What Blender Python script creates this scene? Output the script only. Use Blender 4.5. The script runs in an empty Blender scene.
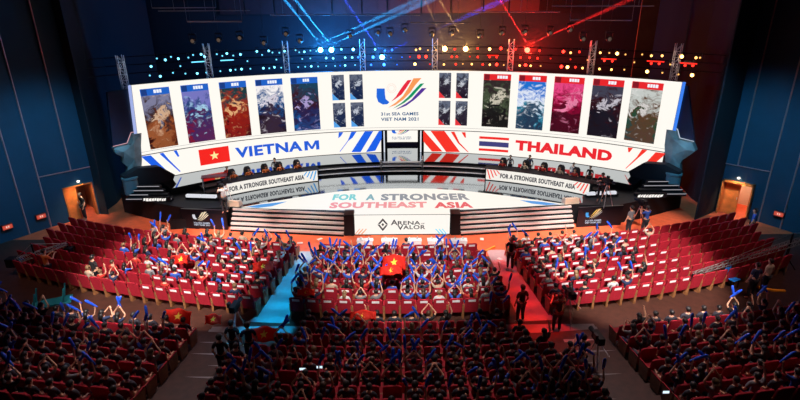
import bpy, bmesh, math, random
from math import sin, cos, pi, radians as R_, atan2, sqrt
from mathutils import Vector, Matrix
random.seed(7)
SC = bpy.context.scene
COL = SC.collection

# ------------------------------------------------------------------ camera numbers (used to survey the photo)
F, PITCH, H, U0 = 511.45, 0.362, 11.88, 402.0
ROLL = .0075
CP, SP = cos(PITCH), sin(PITCH)
def ray(u, v):
    u, v = u - U0, v - 200
    a, b = (u - ROLL * v) / F, -(v + ROLL * u) / F
    return a, CP + b * SP, -SP + b * CP
def at_z(u, v, z):
    d = ray(u, v); k = (z - H) / d[2]
    return Vector((d[0] * k, d[1] * k, z))
def at_y(u, v, y):
    d = ray(u, v); k = y / d[1]
    return Vector((d[0] * k, y, d[2] * k + H))
def at_cyl(u, v, yc, r):
    dx, dy, dz = ray(u, v)
    A, B, C = dx * dx + dy * dy, -2 * dy * yc, yc * yc - r * r
    k = (-B + sqrt(B * B - 4 * A * C)) / (2 * A)
    x, y = dx * k, dy * k
    return atan2(x, y - yc), dz * k + H        # theta, z

# ------------------------------------------------------------------ materials
MATS = {}
def mat(name, color, rough=.6, metal=0., spec=.5, emit=None, strength=1., noise=0., nscale=8.):
    if name in MATS: return MATS[name]
    m = bpy.data.materials.new(name); m.use_nodes = True
    nt = m.node_tree; b = nt.nodes['Principled BSDF']
    b.inputs['Base Color'].default_value = (*color, 1)
    b.inputs['Roughness'].default_value = rough
    b.inputs['Metallic'].default_value = metal
    b.inputs['Specular IOR Level'].default_value = spec
    if emit:
        b.inputs['Emission Color'].default_value = (*emit, 1)
        b.inputs['Emission Strength'].default_value = strength
    if noise:
        t = nt.nodes.new('ShaderNodeTexCoord'); n = nt.nodes.new('ShaderNodeTexNoise')
        n.inputs['Scale'].default_value = nscale; n.inputs['Detail'].default_value = 5
        r = nt.nodes.new('ShaderNodeValToRGB')
        r.color_ramp.elements[0].position = .3; r.color_ramp.elements[1].position = .7
        r.color_ramp.elements[0].color = (*[c * (1 - noise) for c in color], 1)
        r.color_ramp.elements[1].color = (*[min(1, c * (1 + noise)) for c in color], 1)
        nt.links.new(t.outputs['Object'], n.inputs['Vector'])
        nt.links.new(n.outputs['Fac'], r.inputs['Fac']); nt.links.new(r.outputs['Color'], b.inputs['Base Color'])
    MATS[name] = m
    return m
def led(name, color, strength=1.):
    return mat(name, (.01, .01, .01), .5, 0, .2, color, strength)
def tint(name, rough=.8):                      # colour comes from the object: one cloth material for all clothes
    if name in MATS: return MATS[name]
    m = bpy.data.materials.new(name); m.use_nodes = True
    nt = m.node_tree; b = nt.nodes['Principled BSDF']
    oi = nt.nodes.new('ShaderNodeObjectInfo')
    n = nt.nodes.new('ShaderNodeTexNoise'); n.inputs['Scale'].default_value = 9
    t = nt.nodes.new('ShaderNodeTexCoord'); mx = nt.nodes.new('ShaderNodeMixRGB'); mx.blend_type = 'MULTIPLY'
    mx.inputs['Fac'].default_value = .25
    nt.links.new(t.outputs['Object'], n.inputs['Vector'])
    nt.links.new(oi.outputs['Color'], mx.inputs['Color1']); nt.links.new(n.outputs['Fac'], mx.inputs['Color2'])
    nt.links.new(mx.outputs['Color'], b.inputs['Base Color']); b.inputs['Roughness'].default_value = rough
    MATS[name] = m
    return m
CREAM = (1., .955, .88)
M_white = led('screen white', CREAM, 1.02)
M_frontwhite = led('front screen white', CREAM, 1.)
M_floorwhite = led('floor screen cream', (1., .955, .87), .97)
M_blue = led('screen blue', (.012, .12, .82), 1.)
M_red = led('screen red', (.95, .035, .02), 1.)
M_text_blue = led('screen text blue', (.015, .11, .70), 1.)
M_text_red = led('screen text red', (.86, .02, .03), 1.)
M_flag_red = led('screen flag red', (.93, .02, .015), 1.)
M_star = led('screen star', (1., .85, .35), 1.)
M_navy = led('screen navy', (.05, .05, .2), 1.)
M_dark = led('screen dark grey', (.05, .05, .07), 1.)
M_seam = led('screen seam', (.35, .36, .36), 1.)
M_black = mat('matt black', (.004, .005, .008), .6, 0, .3)
M_blackgloss = mat('satin black', (.005, .006, .010), .3, 0, .35)
M_stage = mat('glossy stage floor', (.40, .45, .5), .07, 1.)
M_steel = mat('brushed steel', (.78, .76, .75), .38, .55)
M_alu = mat('aluminium tube', (.75, .75, .78), .35, 1.)
M_velvet = mat('red seat cloth', (.36, .012, .028), .75, 0, .3, noise=.15, nscale=14)
M_wood = mat('brown wood', (.30, .13, .05), .5, noise=.3, nscale=6)
M_tag = mat('white tag cloth', (.92, .92, .95), .8)
M_orange = mat('orange red carpet', (.74, .115, .04), .6, noise=.12, nscale=3)
M_aisle = mat('grey aisle carpet', (.33, .32, .33), .8, noise=.06, nscale=5)
M_darkfloor = mat('dark brown parquet', (.055, .021, .014), .5, noise=.3, nscale=4)
M_wall = mat('navy wall panel', (.002, .050, .098), .75, noise=.1, nscale=1.5)
M_seamtrim = mat('pink metal trim', (.55, .28, .28), .45, .3)
M_drape = mat('black drape', (.006, .01, .018), .9)
M_skin = mat('skin', (.62, .34, .22), .55)
M_eye = mat('eye dark', (.02, .015, .01), .4)
M_cloth = tint('cloth')
M_hair = tint('hair', .5)
M_stick = mat('blue inflatable', (.02, .10, .75), .25)
M_flagcloth = mat('red flag cloth', (.8, .025, .01), .7)
_nt = M_flagcloth.node_tree; _tl = _nt.nodes.new('ShaderNodeBsdfTranslucent'); _tl.inputs['Color'].default_value = (.95, .06, .02, 1)
_mx = _nt.nodes.new('ShaderNodeMixShader'); _mx.inputs['Fac'].default_value = .45       # thin cloth lets light through
_nt.links.new(_nt.nodes['Principled BSDF'].outputs[0], _mx.inputs[1]); _nt.links.new(_tl.outputs[0], _mx.inputs[2]); _nt.links.new(_mx.outputs[0], _nt.nodes['Material Output'].inputs['Surface'])
M_flagstar = mat('yellow star cloth', (.95, .7, .06), .7)

# ------------------------------------------------------------------ mesh helpers
class MB:
    def __init__(s): s.v, s.f = [], []
    def add(s, vs, fs):
        o = len(s.v); s.v += [tuple(p) for p in vs]; s.f += [tuple(i + o for i in q) for q in fs]; return s
    def box(s, x0, x1, y0, y1, z0, z1, mtx=None):
        vs = [Vector((x, y, z)) for z in (z0, z1) for y in (y0, y1) for x in (x0, x1)]
        if mtx: vs = [mtx @ p for p in vs]
        return s.add(vs, [(0, 2, 3, 1), (4, 5, 7, 6), (0, 1, 5, 4), (2, 6, 7, 3), (0, 4, 6, 2), (1, 3, 7, 5)])
    def tube(s, a, b, r, r2=None, n=8, cap=True):
        a, b = Vector(a), Vector(b); d = (b - a).normalized()
        x = d.orthogonal().normalized(); y = d.cross(x); r2 = r if r2 is None else r2
        vs = [a + (x * cos(2 * pi * i / n) + y * sin(2 * pi * i / n)) * r for i in range(n)]
        vs += [b + (x * cos(2 * pi * i / n) + y * sin(2 * pi * i / n)) * r2 for i in range(n)]
        fs = [(i, (i + 1) % n, n + (i + 1) % n, n + i) for i in range(n)]
        if cap: fs += [tuple(range(n - 1, -1, -1)), tuple(range(n, 2 * n))]
        return s.add(vs, fs)
    def path(s, pts, r, n=6):
        for a, b in zip(pts, pts[1:]): s.tube(a, b, r, None, n)
        return s
    def sphere(s, c, rx, ry=None, rz=None, n=12, m=8):
        ry = rx if ry is None else ry; rz = rx if rz is None else rz
        vs = [(c[0], c[1], c[2] + rz)]
        for j in range(1, m):
            a = pi * j / m
            vs += [(c[0] + rx * sin(a) * cos(2 * pi * i / n), c[1] + ry * sin(a) * sin(2 * pi * i / n), c[2] + rz * cos(a)) for i in range(n)]
        vs.append((c[0], c[1], c[2] - rz)); L = len(vs) - 1
        fs = [(0, 1 + i, 1 + (i + 1) % n) for i in range(n)]
        for j in range(m - 2):
            o = 1 + j * n
            fs += [(o + i, o + n + i, o + n + (i + 1) % n, o + (i + 1) % n) for i in range(n)]
        o = 1 + (m - 2) * n
        fs += [(o + i, L, o + (i + 1) % n) for i in range(n)]
        return s.add(vs, fs)
    def lathe(s, prof, c=(0, 0, 0), n=16):        # prof: (r, z) bottom to top
        k = len(prof); vs = []
        for r, z in prof: vs += [(c[0] + r * cos(2 * pi * i / n), c[1] + r * sin(2 * pi * i / n), c[2] + z) for i in range(n)]
        fs = [(j * n + i, j * n + (i + 1) % n, (j + 1) * n + (i + 1) % n, (j + 1) * n + i) for j in range(k - 1) for i in range(n)]
        fs += [tuple(range(n - 1, -1, -1)), tuple(range((k - 1) * n, k * n))]
        return s.add(vs, fs)
    def prism(s, poly, off):                      # solid from a polygon (3-D points) and an offset vector
        n = len(poly); off = Vector(off); poly = [Vector(p) for p in poly]
        return s.add(poly + [p + off for p in poly], [tuple(range(n - 1, -1, -1)), tuple(range(n, 2 * n))] + [(i, (i + 1) % n, n + (i + 1) % n, n + i) for i in range(n)])
    def arc(s, yc, r0, r1, t0, t1, z0, z1, n=24):  # solid curved slab
        for i in range(n):
            a, b = t0 + (t1 - t0) * i / n, t0 + (t1 - t0) * (i + 1) / n
            P = lambda r, t, z: (r * sin(t), yc + r * cos(t), z)
            vs = [P(r, t, z) for z in (z0, z1) for r in (r0, r1) for t in (a, b)]
            fs = [(0, 2, 3, 1), (4, 5, 7, 6), (0, 1, 5, 4), (2, 6, 7, 3)]
            if i == 0: fs.append((0, 4, 6, 2))
            if i == n - 1: fs.append((1, 3, 7, 5))
            s.add(vs, fs)
        return s
    def mesh(s, name, m=None, smooth=False):
        me = bpy.data.meshes.new(name); me.from_pydata(s.v, [], s.f)
        bm = bmesh.new(); bm.from_mesh(me)
        bmesh.ops.remove_doubles(bm, verts=bm.verts, dist=1e-5)
        bmesh.ops.recalc_face_normals(bm, faces=bm.faces); bm.to_mesh(me); bm.free()
        if m: me.materials.append(m)
        if smooth:
            for p in me.polygons: p.use_smooth = True
        return me
    def build(s, name, m, parent=None, smooth=False, loc=None, label=None):
        return link(name, s.mesh(name, m, smooth), parent, loc, label)
def link(name, me, parent=None, loc=None, label=None):
    o = bpy.data.objects.new(name, me); COL.objects.link(o)
    if parent: o.parent = parent
    if loc is not None: o.location = loc
    if label: o['label'] = label
    return o
def bevel(o, w=.01, seg=2):
    md = o.modifiers.new('bevel', 'BEVEL'); md.width = w; md.segments = seg; md.limit_method = 'ANGLE'
    return o
def tag(o, label, cat, group=None, kind=None):
    o['label'] = label; o['category'] = cat
    if group: o['group'] = group
    if kind: o['kind'] = kind
    return o
def thing(name, label, cat, loc=(0, 0, 0), rz=0, group=None):
    o = bpy.data.objects.new(name, None); o.empty_display_size = .2; COL.objects.link(o)
    o.location = loc; o.rotation_euler = (0, 0, rz)
    return tag(o, label, cat, group)
def struct(name, mb, m, parent=None, smooth=False):
    o = mb.build(name, m, parent, smooth)
    if not parent: o['kind'] = 'structure'
    return o
KIDS = {}
def kids(o):
    if o.name not in KIDS: KIDS[o.name] = [c for c in o.children]
    return KIDS[o.name]
def dup(root, loc, rz, label, group=None, cat=None, skip=()):
    r = root.copy(); COL.objects.link(r); r.location = loc; r.rotation_euler = (0, 0, rz); r['label'] = label
    if group: r['group'] = group
    if cat: r['category'] = cat
    for c in kids(root):
        if any(c.name.startswith(k) for k in skip): continue
        d = c.copy(); COL.objects.link(d); d.parent = r
        for g in kids(c):
            e = g.copy(); COL.objects.link(e); e.parent = d
    return r
ORD = ['zeroth', 'first', 'second', 'third', 'fourth', 'fifth', 'sixth', 'seventh', 'eighth', 'ninth', 'tenth', 'eleventh', 'twelfth', 'thirteenth',
       'fourteenth', 'fifteenth', 'sixteenth', 'seventeenth', 'eighteenth', 'nineteenth', 'twentieth', 'twenty-first', 'twenty-second', 'twenty-third', 'twenty-fourth', 'twenty-fifth', 'twenty-sixth']

# text: default font converted to a mesh, fitted to a box, then carried onto any surface by fn(x, y)
def text_faces(s, shear=0., bold=.03):
    cu = bpy.data.curves.new('txt', 'FONT'); cu.body = s; cu.shear = shear; cu.offset = bold; cu.resolution_u = 3
    cu.space_character = 1.08
    o = bpy.data.objects.new('txt', cu); COL.objects.link(o)
    bpy.context.view_layer.update()
    me = bpy.data.meshes.new_from_object(o.evaluated_get(bpy.context.evaluated_depsgraph_get()))
    vs = [tuple(v.co) for v in me.vertices]; fs = [tuple(p.vertices) for p in me.polygons]
    bpy.data.objects.remove(o); bpy.data.curves.remove(cu); bpy.data.meshes.remove(me)
    return vs, fs
def text(s, x0, x1, y0, y1, fn, shear=0., bold=.03):
    vs, fs = text_faces(s, shear, bold)
    ax, bx = min(v[0] for v in vs), max(v[0] for v in vs); ay, by = min(v[1] for v in vs), max(v[1] for v in vs)
    mb = MB()
    mb.add([fn(x0 + (v[0] - ax) / (bx - ax) * (x1 - x0), y0 + (v[1] - ay) / (by - ay) * (y1 - y0)) for v in vs], fs)
    return mb
def flat(mb, name, m, parent, label=None):      # screen content: single sided, no doubles cleaning
    me = bpy.data.meshes.new(name); me.from_pydata(mb.v, [], mb.f); me.materials.append(m)
    return link(name, me, parent, None, label)

# ------------------------------------------------------------------ stage numbers
YC, RS = 14.0, 23.42                    # video wall arc
ZT, ZM, ZB, TH = 7.6, 3.274, 1.584, .772
ZS = 1.2                                # stage floor height
def pc(t, z, r): return Vector((r * sin(t), YC + r * cos(t), z))

# ================================================================== THE SETTING
mb = MB(); mb.box(-26, 26, 17.3, 44, -.3, 0)
struct('floor', mb, M_orange)
WL = [(-23.6, 20.5), (-22.4, 24.0), (-20.45, 27.35), (-19.34, 28.57), (-18.55, 29.5), (-18.6, 31.2), (-19.2, 34.0)]
def wallpts(s): return [((abs(x) + (.3 if s > 0 else 0)) * s, y) for x, y in WL]
def slab(p0, p1, z0, z1, th, out):              # vertical wall piece between two floor points, thickened outwards
    d = Vector((p1[0] - p0[0], p1[1] - p0[1], 0)).normalized(); n = Vector((d.y, -d.x, 0))
    if n.x * out < 0: n = -n
    n *= th
    a, b = Vector((p0[0], p0[1], z0)), Vector((p1[0], p1[1], z0))
    return [a, b, b + n, a + n], (0, 0, z1 - z0)
def lerp2(a, b, t): return (a[0] + (b[0] - a[0]) * t, a[1] + (b[1] - a[1]) * t)
for side, sname in ((-1, 'left'), (1, 'right')):
    P = wallpts(side); mb = MB()
    d0, d1 = (lerp2(P[2], P[4], .36), lerp2(P[2], P[4], .9)) if side < 0 else (lerp2(P[2], P[4], .2), lerp2(P[2], P[4], .76))          # door jambs
    mb.prism(*slab((side * 23.9, -3), P[0], 0, 14, .3, side)).prism(*slab(P[0], P[1], 0, 14, .3, side)).prism(*slab(P[1], P[2], 0, 14, .3, side))
    mb.prism(*slab(P[2], d0, 0, 14, .3, side)).prism(*slab(d0, d1, 2.05, 14, .3, side)).prism(*slab(d1, P[4], 0, 14, .3, side))
    struct('wall_' + sname, mb, M_wall)
    mb = MB(); mb.prism(*slab(P[4], P[5], 0, 14, .3, side)).prism(*slab(P[5], P[6], 0, 14, .3, side)).prism(*slab(P[6], (side * 19.5, 42), 0, 14, .3, side))
    o = struct('wall_stage_' + sname, mb, M_drape)
    mb = MB(); mb.prism(*slab(tuple(at_z(694, 219.5, 0))[:2] if side > 0 else tuple(at_z(109, 214, 0))[:2], lerp2(P[2], P[4], .83 if side > 0 else .96), 0, 13.5, .08, side))
    struct('wall_masking_' + sname, mb, M_drape)
    # panel seams: slim metal trims standing proud of the wall
    tr = MB(); e = .035
    def post(q, z0, z1, w=.03): tr.box(q[0] - side * .03 - w, q[0] - side * .03 + w, q[1] - .035, q[1] + .03, z0, z1)
    for q, z0 in ((lerp2(P[0], P[1], .1), .3), (lerp2(P[1], P[2], .06), .2), (lerp2(P[1], P[2], .70), .0), (P[2], 0), (P[3], 3.05), (P[4], 3.0)): post(q, z0, 13.9, .028 if side < 0 else .024)
    for a, b in ((P[2], P[3]), (P[3], P[4])):
        tr.tube((a[0] - side * .03, a[1] - .02, 3.05), (b[0] - side * .03, b[1] - .02, 3.05), .032, None, 4)
    o = struct('trim_' + sname, tr, M_seamtrim)
    # doors
    dn = Vector((d1[0] - d0[0], d1[1] - d0[1], 0)).normalized(); nn = Vector((dn.y, -dn.x, 0))
    if nn.x * side < 0: nn = -nn                                       # nn points out of the hall
    ang = atan2(dn.y, dn.x); W = (Vector(d1) - Vector(d0)).length
    dm = Matrix.Translation((d0[0], d0[1], 0)) @ Matrix.Rotation(ang, 4, 'Z')   # local x along the opening
    s_ = 1 if (dm.to_3x3() @ Vector((0, 1, 0))).dot(nn) > 0 else -1    # local y sign for outwards
    fr = MB(); fr.box(-.02, .07, -.06, .36, 0, 2.12, dm).box(W - .07, W + .02, -.06, .36, 0, 2.12, dm).box(-.02, W + .02, -.06, .36, 2.03, 2.12, dm)
    door = struct('door_1' if side < 0 else 'door_2', fr, mat('orange door frame', (.55, .16, .04), .5))
    lw = .52 * W
    if side < 0:
        lf = MB().box(.07, .66, .05 * s_, .11 * s_, .02, 2.02, dm)
    else:
        lf = MB().box(W - .07 - lw, W - .07, .06 * s_, .12 * s_, .02, 2.02, dm)
    lf = lf.build('door_leaf', mat('orange wood door', (.72, .20, .04), .45, noise=.2, nscale=3), door)
    xk = .60 if side < 0 else W - lw
    MB().tube(dm @ Vector((xk, 0, 1.0)), dm @ Vector((xk, .0, 1.14)), .02).build('door_handle', M_steel, lf)
    # the corridor behind the door
    c = MB(); y0, y1 = .37 * s_, 2.4 * s_
    c.box(-.3, -.2, y0, y1, 0, 2.6, dm).box(W + .2, W + .3, y0, y1, 0, 2.6, dm).box(-.3, W + .3, y1, y1 + .1 * s_, 0, 2.6, dm).box(-.3, W + .3, y0, y1, 2.5, 2.6, dm)
    struct('wall_corridor_' + sname, c, mat('corridor plaster ' + sname, (.35, .16, .12) if side < 0 else (.75, .6, .5), .8))
    la = bpy.data.lights.new('corridor_lamp', 'POINT'); la.energy = 6 if side < 0 else 55; la.color = (1, .5, .25) if side < 0 else (1, .72, .5); la.shadow_soft_size = .15
    lo = link('corridor_lamp', la); lo.location = dm @ Vector((W * .5, 1.3 * s_, 2.2))
    # a small white lamp over each door, two red exit boxes per wall
    t = tag(MB().lathe([(.05, -.06), (.08, -.02), (.08, .03), (.02, .06)], (0, 0, 0), 12).build('door_lamp', led('door lamp', (1, .95, .85), 2.2)),
            'small white lamp on the navy wall above the %s doorway' % sname, 'lamp')
    t.location = dm @ Vector((W * .55, -.12 * s_, 2.35))
    la = bpy.data.lights.new('door_fill', 'SPOT'); la.energy = 260; la.color = (1, .62, .36); la.spot_size = 1.5; la.spot_blend = .9; la.shadow_soft_size = .06  # extra warm spot, added to brighten the orange door
    lo = link('door_fill', la); lo.location = dm @ Vector((W * .5, -.9 * s_, 2.75)); lo.rotation_euler = (dm @ Vector((W * .5, 0, .8)) - lo.location).to_track_quat('-Z', 'Y').to_euler()
    for k, (q, zz, pos) in enumerate(((lerp2(P[2], P[1], .12 if side < 0 else .26), .85, 'nearest the doorway'), (lerp2(P[2], P[1], .56), .85, 'farther from the doorway'))):
        if side > 0 and k == 1: continue
        dd = Vector((P[1][0] - P[2][0], P[1][1] - P[2][1], 0)).normalized(); a2 = atan2(dd.y, dd.x)
        nb = Matrix.Rotation(a2, 4, 'Z'); sy = -1 if (nb @ Vector((0, 1, 0))).dot(Vector((side, 0, 0))) > 0 else 1
        t = thing('exit_sign', 'small red glowing sign box on the %s navy wall, %s' % (sname, pos), 'sign', (q[0] - side * .12, q[1], zz), a2, 'red wall signs')
        MB().box(-.26, .26, -.06, .06, -.14, .14).build('housing', mat('red sign housing', (.3, .03, .02), .5), t)
        f = MB().box(-.23, .23, sy * .062, sy * .07, -.11, .11).build('sign_face', led('red sign face', (1, .12, .07), .55), t)
        g = MB()
        for j, ww in enumerate((.07, .07)): g.box(-.05 + j * .1 - .03, -.05 + j * .1 + .03, sy * .071, sy * .075, -.05, .06)
        g.build('sign_mark', led('pale sign mark', (1, .6, .5), .9), f)
    t = tag(MB().sphere((0, 0, 0), .08, .08, .08).build('wall_lamp', led('wall lamp', (.8, .95, 1), 1.8)), 'tiny round white lamp high on the %s navy wall' % sname, 'lamp')
    t.location = ((P[4][0] - side * .15), P[4][1] - .1, 4.75)
# small round lamp low on the far left wall
t = tag(MB().sphere((0, 0, 0), .09).build('wall_lamp', led('wall lamp', (.8, .95, 1), 1.8)), 'dim round lamp low on the left wall near the exit signs', 'lamp'); q = lerp2((-22.4, 24.0), (-20.45, 27.35), .35); t.location = (q[0] + .15, q[1], 3.0)
struct('wall_back', MB().box(-26, 26, 42, 42.3, 0, 16), M_drape)
struct('ceiling', MB().box(-26, 26, -3, 44, 16, 16.3), M_drape)
struct('wall_rear', MB().box(-24.2, 24.2, -3.3, -3, 0, 16), M_drape)

# proscenium: brown header boxes and the brown column on the right
hdr = thing('proscenium_header', 'row of dark plum acoustic boxes across the top behind the lights', 'panel', (0, 40.6, 0))
M_plum = mat('plum fabric panel', (.055, .014, .018), .8, noise=.2, nscale=3)
x = -13.4
for k, w in enumerate((1.9, 2.2, 1.7, 2.6, 2.2, 1.9, 2.5, 2.2, 2.4, 1.9, 2.3)):
    MB().box(x, x + w - .12, -.14, .12, 11.4, 13.6).build('acoustic_box', M_plum, hdr); x += w
MB().box(-13.8, 13.8, .125, .18, 11.3, 16.).build('header_beam', M_black, hdr)
o = MB().box(16.15, 17.35, 36.6, 36.68, 0, 14).build('proscenium_column', mat('brown column board', (.26, .10, .05), .6, noise=.2, nscale=1)); o['kind'] = 'structure'

# ------------------------------------------------------------------ stalls floor steps and aisles
def yrow(y0, x): return y0 + x * x / (88. if y0 > 16.5 else 130.)
def rowstep(mbx, y0, dpt, z0, z1, x0, x1, n=20):
    for i in range(n):
        a, b = x0 + (x1 - x0) * i / n, x0 + (x1 - x0) * (i + 1) / n
        mbx.prism([(a, yrow(y0, a), z0), (b, yrow(y0, b), z0), (b, yrow(y0, b) + dpt, z0), (a, yrow(y0, a) + dpt, z0)], (0, 0, z1 - z0))
REAR = [15.84, 14.87, 14.03, 13.21, 12.49, 11.73, 11.07, 10.4]
st = MB()
for i, y in enumerate(REAR): rowstep(st, y - .12, 1.4, -.25, .13 * (i + 1), -23 if i else -7.6, 23 if i else 7.6, 24)
rowstep(st, -2.8, 13.9, -.25, 1.04, -23, 23, 12)
o = struct('floor_rear', st, M_darkfloor)
st = MB()
for i in range(24):
    a, b = -23 + 46 * i / 24, -23 + 46 * (i + 1) / 24
    st.prism([(a, 12.5, -.02), (b, 12.5, -.02), (b, min(yrow(23.0, b), 25.6), -.02), (a, min(yrow(23.0, a), 25.6), -.02)], (0, 0, .032))
struct('floor_stalls', st, M_darkfloor)
for side, nm in ((-1, 'left'), (1, 'right')):
    st = MB(); st.prism([(side * 4.72, 17.0, 0), (side * 6.05, 17.0, 0), (side * 5.3, 23.9, 0), (side * 4.35, 23.9, 0)], (0, 0, .021))
    st.prism([(side * 4.2, 16.6, 0), (side * 7.0, 16.6, 0), (side * 6.05, 17.9, 0), (side * 4.72, 17.9, 0)], (0, 0, .0225))
    st.box(side * 3.95, side * 7.5, 15.75, 17.08, .13, .143)
    for i, y in enumerate(REAR):                                     # the rear steps of the aisle
        z = .13 * (i + 1); st.box(side * 5.95, side * 7.55, y + .18, y + 1.05, z, z + .012)
    struct('floor_aisle_' + nm, st, M_aisle)

# ================================================================== STAGE
stg = thing('stage_platform', 'black stage platform with curved front carrying the screens and desks', 'stage', (0, 0, 0))
FR = [(-2.66, 25.9), (2.66, 25.9), (3.25, 26.35), (9.9, 27.3), (12.0, 27.05), (14.5, 28.1), (17.3, 29.6)]
front = [(-x, y) for x, y in FR[:1:-1]] + [(-2.66, 25.9), (2.66, 25.9)] + FR[2:]
MB().prism([(x, y, 0) for x, y in front] + [(17.3, 33.2, 0), (9.5, 37.6, 0), (0, 40.4, 0), (-9.5, 37.6, 0), (-17.3, 33.2, 0)], (0, 0, ZS - .012)).build('deck', M_black, stg)
# glossy stage floor (arc) in front of the raised tier
g = MB(); g.arc(YC, 12.5, 19.4, -.66, .66, ZS - .012, ZS + .003, 30)
# keep it behind the front line
g2 = MB()
fl = [(-10.4, 27.5), (-3.25, 26.5), (3.25, 26.5), (10.4, 27.5)]
arcp = [pc(.62 - 1.24 * i / 24, 0, 19.3) for i in range(25)]
g2.prism([(x, y, ZS - .012) for x, y in fl] + [(p.x, p.y, ZS - .012) for p in arcp], (0, 0, .016)).build('gloss_floor', M_stage, stg)
# raised tier with two steps and bright nosings
tier = thing('stage_tier', 'curved black raised tier with silver step edges below the video wall', 'stage', (0, 0, 0))
MB().arc(YC, 20.9, 26.0, -.74, .74, ZS + .004, ZB - .004, 40).build('riser', M_blackgloss, tier)
MB().arc(YC, 20.92, 23.3, -.74, .74, ZB - .006, ZB, 40).arc(YC, 23.3, 25.45, -.06, .06, ZB - .006, ZB, 6).build('gloss_top', M_stage, tier)
dz = (ZB - ZS) / 3
for k, (r0, r1) in enumerate(((19.35, 20.1), (20.1, 20.9))):
    MB().arc(YC, r0, 20.9, -.66, .66, ZS + .004, ZS + dz * (k + 1), 40).build('step', M_black, tier)
    MB().arc(YC, r0 - .01, r0 + (.22 if k else .2), -.42, .42, ZS + dz * (k + 1), ZS + dz * (k + 1) + .012, 40).build('step_nosing', mat('lit step nosing', (.7, .7, .72), .45, .7), tier)

# LED floor
lf = thing('floor_screen', 'glowing cream floor screen with slogan lettering in front of the steps', 'screen', (0, 0, 0))
back = [at_z(u, v, ZS) for u, v in ((241, 207.5), (262, 203.7), (290, 198.9), (315, 194.9), (340, 191.6), (370, 189.3), (402, 188.6), (434, 189), (464, 191), (490, 194), (515, 197.2), (542, 201), (566, 204.4))]
frt = [at_z(u, v, ZS) for u, v in ((540, 205.8), (510, 207.6), (460, 209.6))] + [Vector((2.62, 25.95, ZS)), Vector((-2.62, 25.95, ZS))] + [at_z(u, v, ZS) for u, v in ((344, 210.2), (294, 209.4), (262, 208.6))]
pl = [Vector((p.x, p.y, ZS + .005)) for p in back + frt]
MB().prism(pl, (0, 0, .014)).build('screen_face', M_floorwhite, lf)
def floormap(z):
    return lambda x, y: tuple(at_z(x, y, z))
zt = ZS + .025
def floor_text(s, u0, u1, v0, v1, m):
    a, b, c, d = (at_z(u, v, zt) for u, v in ((u0, v1), (u1, v1), (u0, v0), (u1, v0)))
    y0, y1 = (a.y + b.y) / 2, (c.y + d.y) / 2
    flat(text(s, (a.x + c.x) / 2, (b.x + d.x) / 2, y0, y1, lambda x, y: (x, y, zt), 0, .05), 'lettering', m, lf)
floor_text('FOR', 333, 357.5, 194.2, 200.2, led('floor text teal', (.20, .62, .62)))
floor_text('A', 366, 375, 194.2, 200.2, led('floor text slate', (.22, .42, .46)))
floor_text('STRONGER', 381, 469, 193.6, 200.2, led('floor text grey', (.26, .28, .31)))
floor_text('SOUTHEAST', 330, 427, 202, 208, led('floor text pink', (.86, .30, .30)))
floor_text('ASIA', 434, 472.5, 202, 208, led('floor text red', (.78, .10, .12)))
for poly, m in (([(246, 206.9), (262, 204.2), (287, 201.6), (272, 206.2), (258, 208)], led('floor blue', (.08, .36, .85), .9)), ([(559, 204.2), (540, 201.6), (520, 200.2), (532, 203.6), (546, 205.2)], led('floor blue', (.08, .36, .85), .9))):
    MB().prism([at_z(u, v, ZS + .02) for u, v in poly], (0, 0, .004)).build('blue_corner', m, lf)

# front screen
fs = thing('front_screen', 'low white screen with game title at the front centre of the stage', 'screen', (0, 25.88, 0))
MB().box(-2.66, 2.66, .0, .3, .0, ZS + .0).build('cabinet', M_black, fs)
MB().box(-2.62, 2.62, -.03, -.001, .07, ZS + .005).build('screen_face', M_frontwhite, fs)
def fmap(y): return lambda x, z: (x, y, z)
def fpx(u, v):
    p = at_y(u, v, 25.85); return p.x, p.z
fx = fmap(-.035)
dia = led('front dark', (.025, .025, .035))
P0 = [fpx(330 + a / 6.667, 200 + b / 6.667) for a, b in ((352, 122), (388, 163), (352, 207), (316, 163))]
cxx, czz = sum(p[0] for p in P0) / 4, sum(p[1] for p in P0) / 4
rg = MB()
for i in range(4):
    a, b = P0[i], P0[(i + 1) % 4]; A = [cxx + (a[0] - cxx) * .62, czz + (a[1] - czz) * .62]; B = [cxx + (b[0] - cxx) * .62, czz + (b[1] - czz) * .62]
    k = .10                                    # broken ring: small gap near two corners
    a2, A2 = (lerp2(a, b, k), lerp2(A, B, k)) if i in (1, 3) else (a, A)
    rg.add([fx(*a2), fx(*b), fx(*B), fx(*A2)], [(0, 1, 2, 3)])
rg.add([fx(cxx + (p[0] - cxx) * .26, czz + (p[1] - czz) * .26) for p in P0], [(0, 1, 2, 3)])
flat(rg, 'diamond_emblem', dia, fs)
def ftext(s, a0, a1, b0, b1, nm='lettering', bold=.02):
    x0, z1 = fpx(330 + a0 / 6.667, 200 + b0 / 6.667); x1, z0 = fpx(330 + a1 / 6.667, 200 + b1 / 6.667)
    flat(text(s, x0, x1, z0, z1, fx, 0, bold), nm, dia, fs)
ftext('A', 405, 452, 132, 167); ftext('RENA', 452, 602, 140, 164); ftext('OF', 606, 630, 153, 162)
ftext('V', 448, 490, 166, 199); ftext('ALOR', 488, 635, 168, 194)
for c, base, sg in ((led('front orange', (1, .42, .25)), 165, 1), (led('front cyan', (.2, .75, .95)), 782, -1)):
    sp = MB()
    for k in range(3):
        a = base + sg * k * 22
        sp.add([fx(*fpx(330 + (a + dx * sg) / 6.667, 200 + b / 6.667)) for dx, b in ((-6 if k else 0, 228), (8, 228), (38, 192), (30, 192))], [(0, 1, 2, 3)])
    flat(sp, 'corner_stripes', c, fs)

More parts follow.
